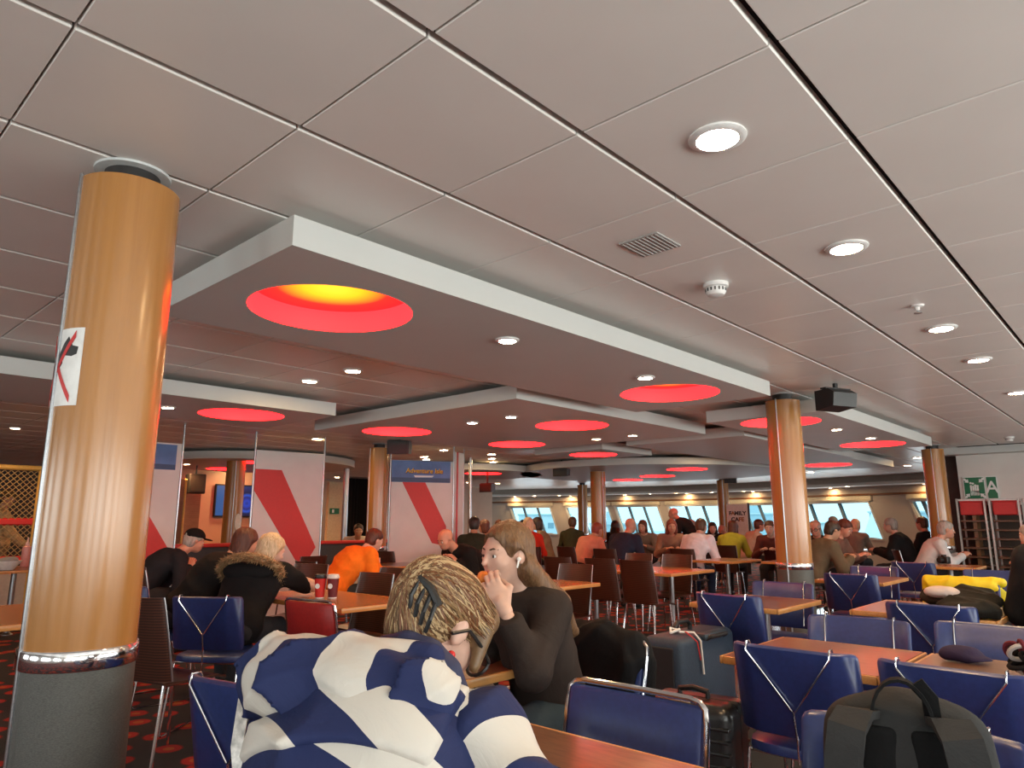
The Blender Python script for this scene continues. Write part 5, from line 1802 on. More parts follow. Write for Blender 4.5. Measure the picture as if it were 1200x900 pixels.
J_OLD = crowd(955, 619, 10.6, 196, 'balding person with glasses in a dark jacket beside the second column', (0.035, 0.03, 0.027), 'grey', 'rim', 'ruddy', h=0.013, pitch=18, cl='dark chair under the balding person with glasses')
crowd(976, 622, 9.0, 60, 'dark-haired person in an olive parka leaning in', (0.11, 0.085, 0.055), 'dark', 'short', 'tan', puff=0.04, pitch=25, cl='dark chair under the olive parka')
crowd(990, 619, 9.75, 110, 'person in red-brown and taupe jacket with bowed red-lit head', (0.16, 0.085, 0.065), 'auburn', 'short', 'ruddy', puff=0.035, pitch=30, cl='dark chair under the taupe jacket')
crowd(1003, 616, 13.0, 20, 'fair-haired head beyond the taupe jacket', (0.2, 0.18, 0.15), 'blond', 'short')
crowd(977, 611, 15.0, 60, 'white-haired head beyond the olive parka', (0.25, 0.22, 0.2), 'grey', 'short')
crowd(1043, 616, 11.3, -78, 'grey-haired person in a black coat under the bow window', (0.012, 0.012, 0.014), 'grey', 'short', 'fair', puff=0.04, cl='dark chair under the black coat by the window')
crowd(1080, 614, 12.2, -55, 'person in a black tee leaning on a table by the window', (0.012, 0.012, 0.012), 'brown', 'short', 'ruddy', cl='dark chair under the black tee')
crowd(1109, 621, 9.7, 78, 'grey-haired person in a pale shirt looking aside at a small table', (0.58, 0.60, 0.62), 'grey', 'short', 'ruddy', h=0.012, legs='black', cl='dark chair under the pale shirt', face=True)
crowd(1207, 628, 7.2, -80, 'brown-jacketed shoulder at the picture edge under the bulkhead', (0.20, 0.13, 0.10), 'grey', 'short', 'fair', puff=0.035)
crowd(1252, 610, 3.95, 5, 'person in a black top at the picture edge by the yellow jacket', (0.014, 0.014, 0.015), 'dark', 'short', 'fair', h=0.014, puff=0.04, size=1.1)
# glasses on the balding person
gm = MB()
for e in (-1, 1):
    gm.tube([J_OLD['qf'](e * 0.033 + 0.024 * math.cos(a), 0.098, 0.0 + 0.018 * math.sin(a)) for a in [k * math.pi / 8 for k in range(16)]], 0.003, 6, closed=True)
    gm.tube([J_OLD['qf'](e * 0.057, 0.098, 0.004), J_OLD['qf'](e * 0.082, 0.0, 0.004)], 0.003, 6)
gm.build('glasses', M_BLACK, J_OLD['root'])

# fur trim and phone for the blond person
def fur(J, n=2600, seed=2):
    rng = random.Random(seed)
    u2 = J['u2']; bk = Vector((0, -u2.z, u2.y))
    def ringpt(a):
        return J['N'] + bk * (0.075 - 0.15 * math.sin(a)) + Vector((0.205 * math.cos(a), 0, 0)) + u2 * (-0.115 + 0.03 * math.sin(a))
    mb = MB()
    for _ in range(n):
        a = rng.uniform(-2.6, 2.6) - math.pi / 2
        c = ringpt(a)
        b = rng.uniform(0, 2 * math.pi)
        rad = (c - J['N']).normalized()
        d = (rad * math.cos(b) + u2 * math.sin(b)) * 0.03
        o = c + d
        tip = o + d * rng.uniform(0.4, 0.9) + Vector((rng.uniform(-1, 1), rng.uniform(-1, 1), rng.uniform(-1, 1))) * 0.016
        s = Vector((rng.uniform(-1, 1), rng.uniform(-1, 1), rng.uniform(-1, 1))).normalized() * 0.004
        t = d.cross(s).normalized() * 0.004
        i = len(mb.v)
        mb.v += [o + s, o - s * 0.5 + t, o - s * 0.5 - t, tip]
        mb.f += [[i, i + 1, i + 3], [i + 1, i + 2, i + 3], [i + 2, i, i + 3]]; mb.m += [0, 0, 0]
    mb.tube([ringpt((-2.6 + 5.2 * k / 40) - math.pi / 2) for k in range(41)], 0.031, 10)
    o = mb.build('fur_trim', hair_mat('fur', (0.16, 0.085, 0.035), (0.50, 0.32, 0.16), (30, 30, 30)), J['root'], 30)
    o['kind'] = 'stuff'
    s = SDF()
    s.ell(J['N'] + bk * 0.12 - u2 * 0.17, (0.18, 0.07, 0.08), J['TM'], 0.03)
    link('hood', s.mesh('hood', 0.011, BLACKC, folds(2, 0.006)), J['root'])


fur(J_BL)
w = J_BL['wr'][1]
pm = J_BL['root'].matrix_basis if False else Matrix.Translation(J_BL['base']) @ Matrix.Rotation(J_BL['yaw'] - math.pi / 2, 4, 'Z')
pw = pm @ (w + Vector((-0.01, 0.09, 0.02)))
phn = empty('phone', pw, J_BL['yaw'] - math.pi / 2, 'pink-cased phone in the hand above the honey table', 'phone')
MB().box((0, 0, 0), (0.075, 0.15, 0.009), (0.5, 0, 0), bev=0.003).build('case', plain('pink_case', (0.75, 0.3, 0.33), 0.4), phn)
MB().box((0, -0.002, 0.0052), (0.068, 0.14, 0.001), (0.5, 0, 0)).build('screen', M_DARK, phn, 0)

# ------------------------------------------------------------------ the woman in the striped jacket
W_HEAD = D(515, 738, 1.49)
JW = person(0, 0, 0, 0, 'person in a navy and cream striped hooded jacket bowing over a table', None, 'ash', 'bald', 'fair', world=W_HEAD, yaw=22, pitch=42, head_turn=24, h=0.0085, size=1.08, seat=0.5, hands={1: ((0.12, 0.25, 0.69), (0.25, -0.55, -0.85)), -1: ((-0.10, 0.22, 0.69), (0.0, -0.2, -1.0))}, parts=False, legs='jeans', curl=0.6)
Lr = JW['root']; N_, C0, H0, W0, u1, u2 = JW['N'], JW['C'], JW['H'], JW['W'], JW['u1'], JW['u2']
BK = Vector((0, -u2.z, u2.y)); BK1 = Vector((0, -u1.z, u1.y)); XX = Vector((1, 0, 0))
G = 0.032
sm_body = stripe_mat('jacket_body_stripes', Vector((0.30, 0, 0)) + u1, 0.165, 0.42 - (Vector((0.30, 0, 0)) + u1).normalized().dot(C0) / 0.165)
jt = SDF(); JW['torso'](jt, G, 0.05)
jt.plane(N_ + u2 * 0.03, u2, 0.02)
jt.plane((0, 0, H0.z - 0.085), (0, 0, -1), 0.01)
link('jacket_body', jt.mesh('jacket_body', 0.009, sm_body, folds(5, 0.010)), Lr)
for e in (-1, 1):
    s = SDF(); JW['arms'](s, 0.032, 0.98, 0.05, (e,))
    s.ell(JW['sh'][e], (0.08, 0.08, 0.08), None, 0.04)
    ax = (JW['el'][e] - JW['sh'][e]).normalized()
    link('sleeve', s.mesh('sleeve', 0.009, stripe_mat('sleeve_stripes', ax + Vector((0.2 * e, 0, 0)), 0.16, 0.55 - JW['sh'][e].dot(ax) / 0.16), folds(9 + e, 0.010)), Lr)
# storm flap over the shoulder blades, cut from a slightly larger shell
fl = SDF(); JW['torso'](fl, G + 0.013, 0.05)
fl.plane(C0 - u1 * 0.01 + XX * 0.0, -u1 + XX * 0.12, 0.004)
fl.plane(N_ - u2 * 0.01, u2, 0.004)
fl.plane(C0, -BK1, 0.004)
for e in (-1, 1):
    fl.plane(C0 + XX * e * 0.17, XX * e, 0.004)
link('storm_flap', fl.mesh('storm_flap', 0.0075, stripe_mat('flap_stripes', Vector((0.55, 0, 0)) + u1, 0.165, 0.05), folds(5, 0.010)), Lr)
# hood lying crumpled on the back, collar standing round the neck
hc = N_ - u2 * 0.075 + BK * 0.12 - XX * 0.04
hd_ = SDF()
hd_.ell(hc, (0.175, 0.075, 0.085), JW['TM'], 0.04)
hd_.ell(hc - XX * 0.11 + BK * 0.015 - u2 * 0.02, (0.085, 0.07, 0.075), JW['TM'], 0.03)
hd_.cone(hc + XX * 0.15 + u2 * 0.0, N_ + XX * 0.13 - BK * 0.02 - u2 * 0.075, 0.046, 0.032, 0.03)
hd_.cone(N_ + XX * 0.13 - BK * 0.02 - u2 * 0.075, N_ + XX * 0.08 - BK * 0.12 - u2 * 0.09, 0.036, 0.028, 0.03)
hd_.cone(hc - XX * 0.14 + u2 * 0.03, N_ - XX * 0.125 - BK * 0.02 + u2 * 0.02, 0.06, 0.048, 0.04)
hd_.cone(N_ - XX * 0.125 - BK * 0.02 + u2 * 0.02, N_ - XX * 0.075 - BK * 0.12 - u2 * 0.02, 0.048, 0.035, 0.04)
hd_.cone(hc - XX * 0.13 + u2 * 0.075, hc + XX * 0.12 + u2 * 0.08, 0.036, 0.036, 0.025)
hd_.ell(hc + u2 * 0.085 - BK * 0.04, (0.12, 0.055, 0.06), JW['TM'], 0.02, 's')
hood_o = link('hood', hd_.mesh('hood', 0.0075, stripe_mat('hood_stripes', (1.0, -0.4, 0.7), 0.135, 0.1), lambda X, Y, Z: 0.006 * np.sin(30 * X + 12 * Z + 2 * np.sin(25 * Y)) * np.sin(28 * Z + 20 * Y) - 0.02 * (1 - np.abs(np.sin(17 * X + 11 * Z + 1.3 * np.sin(14 * Y)))) ** 3 - 0.014 * (1 - np.abs(np.sin(22 * Z - 9 * X + 1.5 * np.sin(13 * X)))) ** 3 + 0.006), Lr)
cs_ = SDF()
for k in range(12):
    a0, a1 = 2 * math.pi * k / 12, 2 * math.pi * (k + 1) / 12
    f0 = lambda a: N_ + u2 * (0.045 - 0.02 * math.sin(a)) + XX * 0.088 * math.cos(a) - BK * (0.085 * math.sin(a) - 0.005)
    cs_.cone(f0(a0), f0(a1), 0.03, 0.03, 0.02)
link('collar', cs_.mesh('collar', 0.008, plain('navy_collar', (0.016, 0.022, 0.07), 0.65)), Lr)
# hair: loose updo with a claw clip
s = SDF()
HM, Hd = JW['HM'], JW['Hd']
q = lambda x, y, z: Hd + HM @ Vector((x, y, z))
s.ell(q(0, -0.016, 0.042), (0.084, 0.102, 0.090), HM, 0.02)
s.ell(q(0, -0.085, 0.03), (0.066, 0.06, 0.08), HM, 0.03)
s.ell(q(0, -0.06, -0.035), (0.066, 0.05, 0.06), HM, 0.03)
s.ell(q(0, 0.065, 0.075), (0.07, 0.045, 0.045), HM, 0.03)
for e in (-1, 1):
    s.cone(q(e * 0.07, 0.05, 0.05), q(e * 0.074, 0.072, -0.03), 0.02, 0.012, 0.02)
    s.ell(q(e * 0.09, -0.005, -0.02), (0.03, 0.034, 0.05), HM, 0.01, 's')
s.ell(q(0, 0.10, -0.035), (0.062, 0.06, 0.08), HM, 0.012, 's')
hair_me = s.mesh('hair', 0.006, HAIR['ash'])
link('hair', hair_me, Lr)
from mathutils.bvhtree import BVHTree
hb = BVHTree.FromPolygons([v.co.copy() for v in hair_me.vertices], [p.vertices[:] for p in hair_me.polygons])
rng = random.Random(8)
tones = [hair_mat('strand_brown', (0.10, 0.05, 0.02), (0.15, 0.08, 0.035)), hair_mat('strand_tan', (0.24, 0.14, 0.06), (0.32, 0.19, 0.09)), hair_mat('strand_blond', (0.45, 0.30, 0.15), (0.58, 0.42, 0.24)), hair_mat('strand_auburn', (0.13, 0.045, 0.015), (0.2, 0.07, 0.025))]
hc0 = q(0, -0.03, 0.02)
bun = Vector((0.0, -0.93, 0.12)).normalized()
for tone in range(4):
    st = MB()
    for k in range(230):
        th = R(rng.uniform(-140, 140))
        if rng.random() < 0.8:
            d0 = Vector((math.sin(th) * 0.8, rng.uniform(0.25, 0.75), math.cos(th) * 0.8)).normalized()
        else:
            d0 = Vector((rng.uniform(-0.7, 0.7), -0.35, -0.7)).normalized()
        b1 = (bun + Vector((rng.uniform(-0.25, 0.25), 0, rng.uniform(-0.35, 0.35)))).normalized()
        w = rng.uniform(0.0016, 0.0034)
        lift = rng.uniform(0.0, 0.0025)
        pts = []
        for t in [i / 9 for i in range(10)]:
            dd = d0.slerp(b1, t)
            dd = HM @ dd
            hit = hb.ray_cast(hc0 + dd * 0.3, -dd, 0.3)
            if hit[0] is None: continue
            pts.append(hit[0] + hit[1] * (lift if hit[1].dot(dd) > 0 else -lift))
        if len(pts) > 4:
            n = len(pts)
            st.tube(pts, [0.0006] + [w] * (n - 2) + [0.0008], 4)
    st.build('hair_strands', tones[tone], Lr)['kind'] = 'stuff'
cl = MB()
cl.tube([q(0.03, -0.135, 0.03), q(0.06, -0.12, 0.02), q(0.078, -0.09, 0.0)], 0.009, 8)
for k in range(4):
    cl.tube([q(0.035 + 0.013 * k, -0.135 + 0.012 * k, 0.028 - 0.008 * k), q(0.04 + 0.014 * k, -0.135 + 0.014 * k, -0.012 - 0.008 * k), q(0.035 + 0.012 * k, -0.115 + 0.012 * k, -0.03 - 0.008 * k)], 0.005, 6)
cl.build('claw_clip', M_BLACK, Lr)
gl = MB()
for e in (-1, 1):
    gl.tube([q(e * 0.034 + 0.029 * math.cos(a), 0.112, -0.004 + 0.024 * math.sin(a)) for a in [k * math.pi / 10 for k in range(20)]], 0.004, 6, closed=True)
    gl.tube([q(e * 0.063, 0.11, 0.006), q(e * 0.082, 0.06, 0.008), q(e * 0.088, 0.0, 0.01), q(e * 0.083, -0.03, -0.02)], 0.0042, 6)
gl.build('glasses', M_BLACK, Lr)
er = MB()
sphere_mb(er, q(0.083, -0.004, -0.052), (0.009, 0.009, 0.009), None, 10)
er.build('earring', plain('red_bead', (0.6, 0.02, 0.02), 0.25), Lr)
# her chair
f = Vector((math.cos(R(22)), math.sin(R(22))))
chair('frame', JW['base'].x - f.x * 0.36, JW['base'].y - f.y * 0.36, 22, 'blue framed chair under the person in the striped jacket', 'tube framed chairs')

# ------------------------------------------------------------------ the woman eating
G_HEAD = D(594, 655, 2.62)
JG0 = dict(hands=None)
GW_ = D(591, 714, 2.40)
gh = {-1: (GW_, (-0.5, 0.5, -1.0), 'world'), ('dir', -1): D(571, 674, 2.46) - GW_, ('palm', -1): (0.7, -0.6, 0.2), 1: ((0.10, 0.24, 0.68), (0.8, -0.6, -0.2))}
JG = person(0, 0, 0, 0, 'long-haired person in a dark brown sweater eating with one hand', cloth('brown_sweater', (0.030, 0.021, 0.018)), 'long', 'bald', 'fair', world=G_HEAD, yaw=172, pitch=2, head_turn=3, h=0.0085, size=0.90, lean=21, seat=0.49, legs=cloth('teal_trousers', (0.028, 0.042, 0.052)), hands=gh, curl=0.75, puff=0.024)
HM, Hd, Lr = JG['HM'], JG['Hd'], JG['root']
q = lambda x, y, z: Hd + HM @ Vector((x, y, z))
s = SDF()
s.ell(q(0, -0.014, 0.038), (0.083, 0.104, 0.090), HM, 0.02)
s.ell(q(0, -0.06, -0.04), (0.074, 0.05, 0.08), HM, 0.03)
end = JG['C'] + Vector((0, -0.15, 0.02))
for x, r0 in ((-0.05, 0.045), (0, 0.05), (0.05, 0.045)):
    s.cone(q(x, -0.06, -0.06), JG['N'] + Vector((x * 1.5, -0.115, -0.03)), r0, 0.048, 0.03)
    s.cone(JG['N'] + Vector((x * 1.5, -0.115, -0.03)), end + Vector((x * 1.3, 0, -0.02)), 0.048, 0.022, 0.03)
for e in (-1, 1):
    s.cone(q(e * 0.074, 0.02, 0.04), q(e * 0.072, -0.05, -0.06), 0.02, 0.03, 0.02)
    s.ell(q(e * 0.09, 0.005, -0.015), (0.028, 0.028, 0.036), HM, 0.008, 's')
s.ell(q(0, 0.095, -0.022), (0.078, 0.075, 0.095), HM, 0.012, 's')
link('hair', s.mesh('hair', 0.0065, HAIR['long'], lambda X, Y, Z: 0.0025 * np.sin(190 * X + 8 * Z) * np.cos(150 * Y)), Lr)
eb = MB()
sphere_mb(eb, q(-0.086, 0.008, -0.012), (0.008, 0.008, 0.008), None, 8)
eb.tube([q(-0.088, 0.01, -0.014), q(-0.089, 0.02, -0.042)], 0.0035, 6)
eb.build('earbud', M_WHITE, Lr)
fd = SDF(); fd.ell(q(-0.005, 0.112, -0.066), (0.022, 0.02, 0.016), HM, 0.01); fd.ell(q(-0.02, 0.125, -0.075), (0.022, 0.018, 0.018), HM, 0.01)
fo = link('food_piece', fd.mesh('food_piece', 0.005, plain('fried_orange', (0.7, 0.2, 0.03), 0.5, 0, 0.3, 60, 0.3)))
fo.matrix_world = Matrix.Translation(JG['base']) @ Matrix.Rotation(JG['yaw'] - math.pi / 2, 4, 'Z')
tag(fo, 'small orange fried piece held at the mouth', 'food')
hm = MB()
hp0 = JG['H'] + Vector((-0.17, -0.02, -0.01))
hm.prism([(-0.03, 0.03), (0.0, -0.02), (0.03, 0.035), (0.02, 0.04), (0, 0.0), (-0.02, 0.035)], -0.004, 0.004, M=Matrix.Translation(hp0) @ Matrix.Rotation(R(90), 4, 'X') @ Matrix.Rotation(R(-70), 4, 'Y'))
hm.build('shirt_hem', M_WHITE, Lr, 0)

# coat over her chair
gy = R(172); gf = Vector((math.cos(gy), math.sin(gy), 0)); gr = Vector((math.sin(gy), -math.cos(gy), 0))
cpos = Vector((JG['base'].x, JG['base'].y, 0)) - gf * 0.31
chair('frame', cpos.x, cpos.y, 172, 'blue framed chair under the person in the brown sweater', 'tube framed chairs')
s = SDF()
def cc(x, y, z): return cpos + gr * x + gf * y + Vector((0, 0, z))
GM = Matrix((gr, gf, Vector((0, 0, 1)))).transposed()
s.ell(cc(0, -0.03, 0.66), (0.19, 0.05, 0.20), GM, 0.05)
s.ell(cc(0.0, -0.055, 0.43), (0.20, 0.05, 0.33), GM, 0.05)
s.cone(cc(-0.15, 0.0, 0.815), cc(0.15, 0.0, 0.815), 0.042, 0.042, 0.05)
s.cone(cc(0.17, -0.02, 0.78), cc(0.19, -0.06, 0.25), 0.05, 0.04, 0.04)
s.cone(cc(-0.17, -0.02, 0.78), cc(-0.19, -0.06, 0.22), 0.05, 0.04, 0.04)
s.ell(cc(0, 0.055, 0.66), (0.20, 0.035, 0.19), GM, 0.04)
s.ell(cc(-0.03, 0.07, 0.56), (0.18, 0.03, 0.09), GM, 0.03)
ct = link('black_coat', s.mesh('black_coat', 0.012, BLACKC, folds(4, 0.01)))
tag(ct, 'black coat hung over the chair of the eating woman', 'coat')

# ------------------------------------------------------------------ luggage
M_NAVY = plain('navy_suitcase_fabric', (0.022, 0.042, 0.075), 0.55, 0, 0.15, 90, 0.1)
su = empty('navy_suitcase', (3.96, 2.2, 0), 0, 'large navy suitcase lying on edge with a ribbon tied to it', 'suitcase')
MB().box((0, 0, 0.33), (0.68, 0.25, 0.6), bev=0.045, seg=4).build('shell', M_NAVY, su, 50)
MB().box((-0.343, 0, 0.33), (0.012, 0.17, 0.5), bev=0.005).build('side_panel', plain('suitcase_black_fabric', (0.012, 0.013, 0.018), 0.7), su)
for x in (-0.1, 0.25):
    MB().lathe([(0.02, -0.02), (0.035, -0.016), (0.035, 0.016), (0.02, 0.02)], 16, (x, 0, 0.035), M=Matrix.Rotation(R(90), 4, 'X')).build('wheel', M_BLACK, su)
MB().tube([(-0.12, 0.03, 0.62), (-0.12, 0.03, 0.66), (-0.09, 0.03, 0.685), (0.03, 0.03, 0.685), (0.06, 0.03, 0.66), (0.06, 0.03, 0.62)], 0.014, 10).build('top_handle', M_BLACK, su)
hx = MB(); hx.box((0.06, -0.11, 0.615), (0.28, 0.07, 0.04), bev=0.015, seg=2)
hx.build('handle_mount', plain('suitcase_handle_grey', (0.03, 0.05, 0.07), 0.4), su)
MB().tube([(-0.05, -0.13, 0.60), (-0.04, -0.155, 0.615), (0.06, -0.16, 0.615), (0.16, -0.155, 0.615), (0.17, -0.13, 0.60)], 0.012, 10).build('side_handle', M_BLACK, su)
MB().tube([(-0.12, 0.0, 0.64), (-0.17, -0.03, 0.645), (-0.13, -0.1, 0.645), (-0.12, -0.135, 0.6), (-0.11, -0.14, 0.42)], 0.006, 8).build('white_ribbon', M_WHITE, su)
MB().tube([(-0.14, 0.0, 0.645), (-0.16, -0.07, 0.645), (-0.16, -0.135, 0.6), (-0.14, -0.14, 0.5)], 0.004, 8).build('red_ribbon', M_RED, su)
MB().tube([(-0.2, 0.01, 0.64), (-0.17, 0.03, 0.66), (-0.14, 0.0, 0.65), (-0.17, -0.03, 0.66), (-0.2, 0.01, 0.64)], 0.008, 8).build('ribbon_knot', M_WHITE, su)
bs = empty('ribbed_suitcase', (2.80, 1.55, 0), R(8), 'black ribbed hard-shell suitcase in front of the navy suitcase', 'suitcase')
M_HARD = plain('black_hardshell', (0.014, 0.014, 0.015), 0.28, 0, 0.1, 20)
MB().box((0, 0, 0.30), (0.26, 0.38, 0.52), bev=0.05, seg=4).build('shell', M_HARD, bs, 50)
for k in range(9):
    MB().box((0, 0, 0.12 + 0.045 * k), (0.272, 0.37, 0.014), bev=0.006, seg=2).build('rib', M_HARD, bs)
MB().box((0, 0, 0.30), (0.02, 0.385, 0.525), bev=0.008).build('zip_band', M_BLACK, bs)
MB().tube([(0.0, -0.06, 0.555), (0.0, -0.06, 0.585), (0, 0, 0.595), (0.0, 0.06, 0.585), (0.0, 0.06, 0.555)], 0.012, 10).build('handle', M_BLACK, bs)
MB().box((-0.02, 0.1, 0.563), (0.03, 0.07, 0.012), bev=0.004).build('zip_pull', M_STEEL, bs)
for x in (-0.09, 0.09):
    for y in (-0.14, 0.14):
        MB().lathe([(0.012, -0.012), (0.024, -0.01), (0.024, 0.01), (0.012, 0.012)], 14, (x, y, 0.024), M=Matrix.Rotation(R(90), 4, 'X')).build('wheel', M_BLACK, bs)
sb = SDF(); sb.ell((3.17, 1.66, 0.16), (0.24, 0.13, 0.16), None, 0.05); sb.ell((3.25, 1.68, 0.3), (0.14, 0.12, 0.1), None, 0.05); sb.cone((3.08, 1.64, 0.3), (3.25, 1.64, 0.36), 0.03, 0.03, 0.04)
bb = link('soft_bag', sb.mesh('soft_bag', 0.014, cloth('dark_bag', (0.02, 0.018, 0.015)), folds(1, 0.008)))
tag(bb, 'dark soft bag squeezed between the two suitcases', 'bag')

# backpack
byaw = R(180 + 14)
bpk = empty('grey_backpack', (1.62, 0.44, 0.472), byaw - math.pi / 2, 'dark grey backpack with its shoulder straps towards the camera', 'backpack')
M_PACK = cloth('backpack_fabric', (0.034, 0.034, 0.034), 0.9, 0.1)
M_PACKD = cloth('backpack_mesh', (0.009, 0.009, 0.0095), 0.95, 0.2)
s = SDF()
s.ell((0, -0.09, 0.10), (0.155, 0.10, 0.115), None, 0.08); s.ell((0, -0.085, 0.25), (0.15, 0.095, 0.19), None, 0.08); s.ell((0, -0.075, 0.36), (0.135, 0.08, 0.09), None, 0.06)
s.cone((-0.1, -0.06, 0.06), (-0.1, -0.06, 0.38), 0.05, 0.045, 0.05); s.cone((0.1, -0.06, 0.06), (0.1, -0.06, 0.38), 0.05, 0.045, 0.05)
s.plane((0, 0, 0.004), (0, 0, -1), 0.01)
link('pack_body', s.mesh('pack_body', 0.01, M_PACK, folds(2, 0.003)), bpk)
MB().box((-0.047, 0.002, 0.22), (0.07, 0.03, 0.36), bev=0.012, seg=3).build('back_pad', M_PACKD, bpk)
MB().box((0.047, 0.002, 0.22), (0.07, 0.03, 0.36), bev=0.012, seg=3).build('back_pad', M_PACKD, bpk)


def strap(path, w, t, mat, name, parent):
    rings = []
    pts = [Vector(p) for p in path]
    for i, p in enumerate(pts):
        d = (pts[min(i + 1, len(pts) - 1)] - pts[max(i - 1, 0)]).normalized()
        side = Vector((1, 0, 0)); side = (side - d * side.dot(d)).normalized()
        nrm = d.cross(side)
        rings.append([p - side * w / 2 - nrm * t / 2, p + side * w / 2 - nrm * t / 2, p + side * w / 2 + nrm * t / 2, p - side * w / 2 + nrm * t / 2])
    return MB().sweep(rings).build(name, mat, parent, 30)


for e in (-1, 1):
    x = e * 0.092
    strap([(x * 0.75, -0.03, 0.415), (x * 0.9, 0.02, 0.425), (x * 1.05, 0.065, 0.405), (x * 1.15, 0.085, 0.35), (x * 1.2, 0.08, 0.25), (x * 1.25, 0.06, 0.15), (x * 1.3, 0.02, 0.05), (x * 1.2, -0.03, 0.02)], 0.068, 0.016, M_PACK, 'shoulder_strap', bpk)
strap([(-0.055, -0.02, 0.40), (-0.052, -0.01, 0.46), (-0.03, -0.005, 0.488)], 0.03, 0.006, M_PACKD, 'handle_end', bpk)
hl = []
for k in range(13):
    a = math.pi * k / 12
    hl.append(Vector((0.055 * math.cos(a), -0.01, 0.405 + 0.085 * math.sin(a))))
rings = []
for i, p in enumerate(hl):
    d = (hl[min(i + 1, 12)] - hl[max(i - 1, 0)]).normalized(); side = Vector((0, 1, 0)); nrm = d.cross(side)
    rings.append([p - side * 0.016 - nrm * 0.003, p + side * 0.016 - nrm * 0.003, p + side * 0.016 + nrm * 0.003, p - side * 0.016 + nrm * 0.003])
MB().sweep(rings).build('top_handle', M_PACKD, bpk, 30)

# yellow jacket on a chair back, coat heap, cap, bundle
def drape(name, centre, yaw, prims, mat, label, cat, h=0.012, fs=3, amp=0.008):
    s = SDF(); prims(s)
    o = link(name, s.mesh(name, h, mat, folds(fs, amp)))
    o.location = centre; o.rotation_euler = (0, 0, yaw - math.pi / 2)
    return tag(o, label, cat)


drape('yellow_jacket', (6.50, 1.22, 0), R(182), lambda s: (s.cone((-0.24, 0.02, 0.82), (0.24, 0.02, 0.82), 0.04, 0.04, 0.03), s.ell((0, -0.03, 0.72), (0.27, 0.035, 0.12), None, 0.03), s.ell((0, 0.07, 0.78), (0.25, 0.03, 0.06), None, 0.03), s.cone((0.25, 0.0, 0.80), (0.28, 0.03, 0.55), 0.04, 0.03, 0.03)), plain('yellow_shell', (0.78, 0.60, 0.01), 0.5, 0, 0.1, 12, 0.15), 'bright yellow jacket hung over a blue chair back', 'jacket')
drape('coat_heap', (5.04, 1.01, 0.76), 0.0, lambda s: (s.ell((0.0, 0.10, 0.05), (0.22, 0.2, 0.065), None, 0.03), s.ell((0.1, -0.18, 0.03), (0.16, 0.2, 0.045), None, 0.03), s.cone((-0.15, 0.24, 0.05), (0.15, 0.2, 0.08), 0.05, 0.04, 0.03), s.cone((-0.12, 0.1, 0.06), (0.2, -0.25, 0.03), 0.045, 0.03, 0.02), s.cone((0.0, 0.2, 0.07), (0.22, 0.0, 0.05), 0.045, 0.03, 0.02), s.plane((0, 0, 0.0), (0, 0, -1), 0.01)), cloth('dark_olive_coat', (0.014, 0.012, 0.009)), 'heap of dark coats lying on a brown table', 'coat', fs=6, amp=0.014)
drape('pale_cap', (5.0, 1.06, 0.838), 0.6, lambda s: (s.ell((0, 0, 0.02), (0.1, 0.07, 0.035), None, 0.02), s.ell((0.08, 0.0, 0.0), (0.08, 0.06, 0.01), None, 0.02)), cloth('pale_pink_cloth', (0.62, 0.5, 0.46)), 'pale crumpled cloth cap on the dark coat heap', 'cap', h=0.009, amp=0.006)
drape('folded_hat', (3.30, 0.66, 0.748), 0.4, lambda s: (s.ell((0, 0, 0.02), (0.075, 0.05, 0.035), None, 0.02), s.ell((0.05, -0.03, 0.01), (0.06, 0.04, 0.012), None, 0.02), s.plane((0, 0, 0.0), (0, 0, -1), 0.005)), cloth('dark_violet_cloth', (0.03, 0.02, 0.05)), 'dark folded hat on the table edge before the light-reflecting chair', 'hat', h=0.009, amp=0.005)
bd_ = empty('woven_bundle', (3.02, 0.37, 0.742), 0, 'tangled black and white woven bundle on the brown table', 'bundle')
rng = random.Random(5)
for k in range(26):
    c = Vector((rng.uniform(-0.07, 0.07), rng.uniform(-0.08, 0.08), 0.055 + rng.uniform(-0.01, 0.05)))
    r1, r2 = rng.uniform(0.025, 0.045), rng.uniform(0.02, 0.035)
    A = Vector((rng.uniform(-1, 1), rng.uniform(-1, 1), rng.uniform(-1, 1))).normalized(); B_ = A.cross(Vector((rng.uniform(-1, 1), rng.uniform(-1, 1), 1))).normalized()
    MB().tube([c + A * r1 * math.cos(t) + B_ * r2 * math.sin(t) for t in [j * math.pi / 8 for j in range(16)]], 0.008, 6, closed=True).build('loop', [BLACKC, BLACKC, cloth('white_yarn', (0.45, 0.42, 0.4)), cloth('maroon_yarn', (0.12, 0.02, 0.03))][k % 4], bd_)

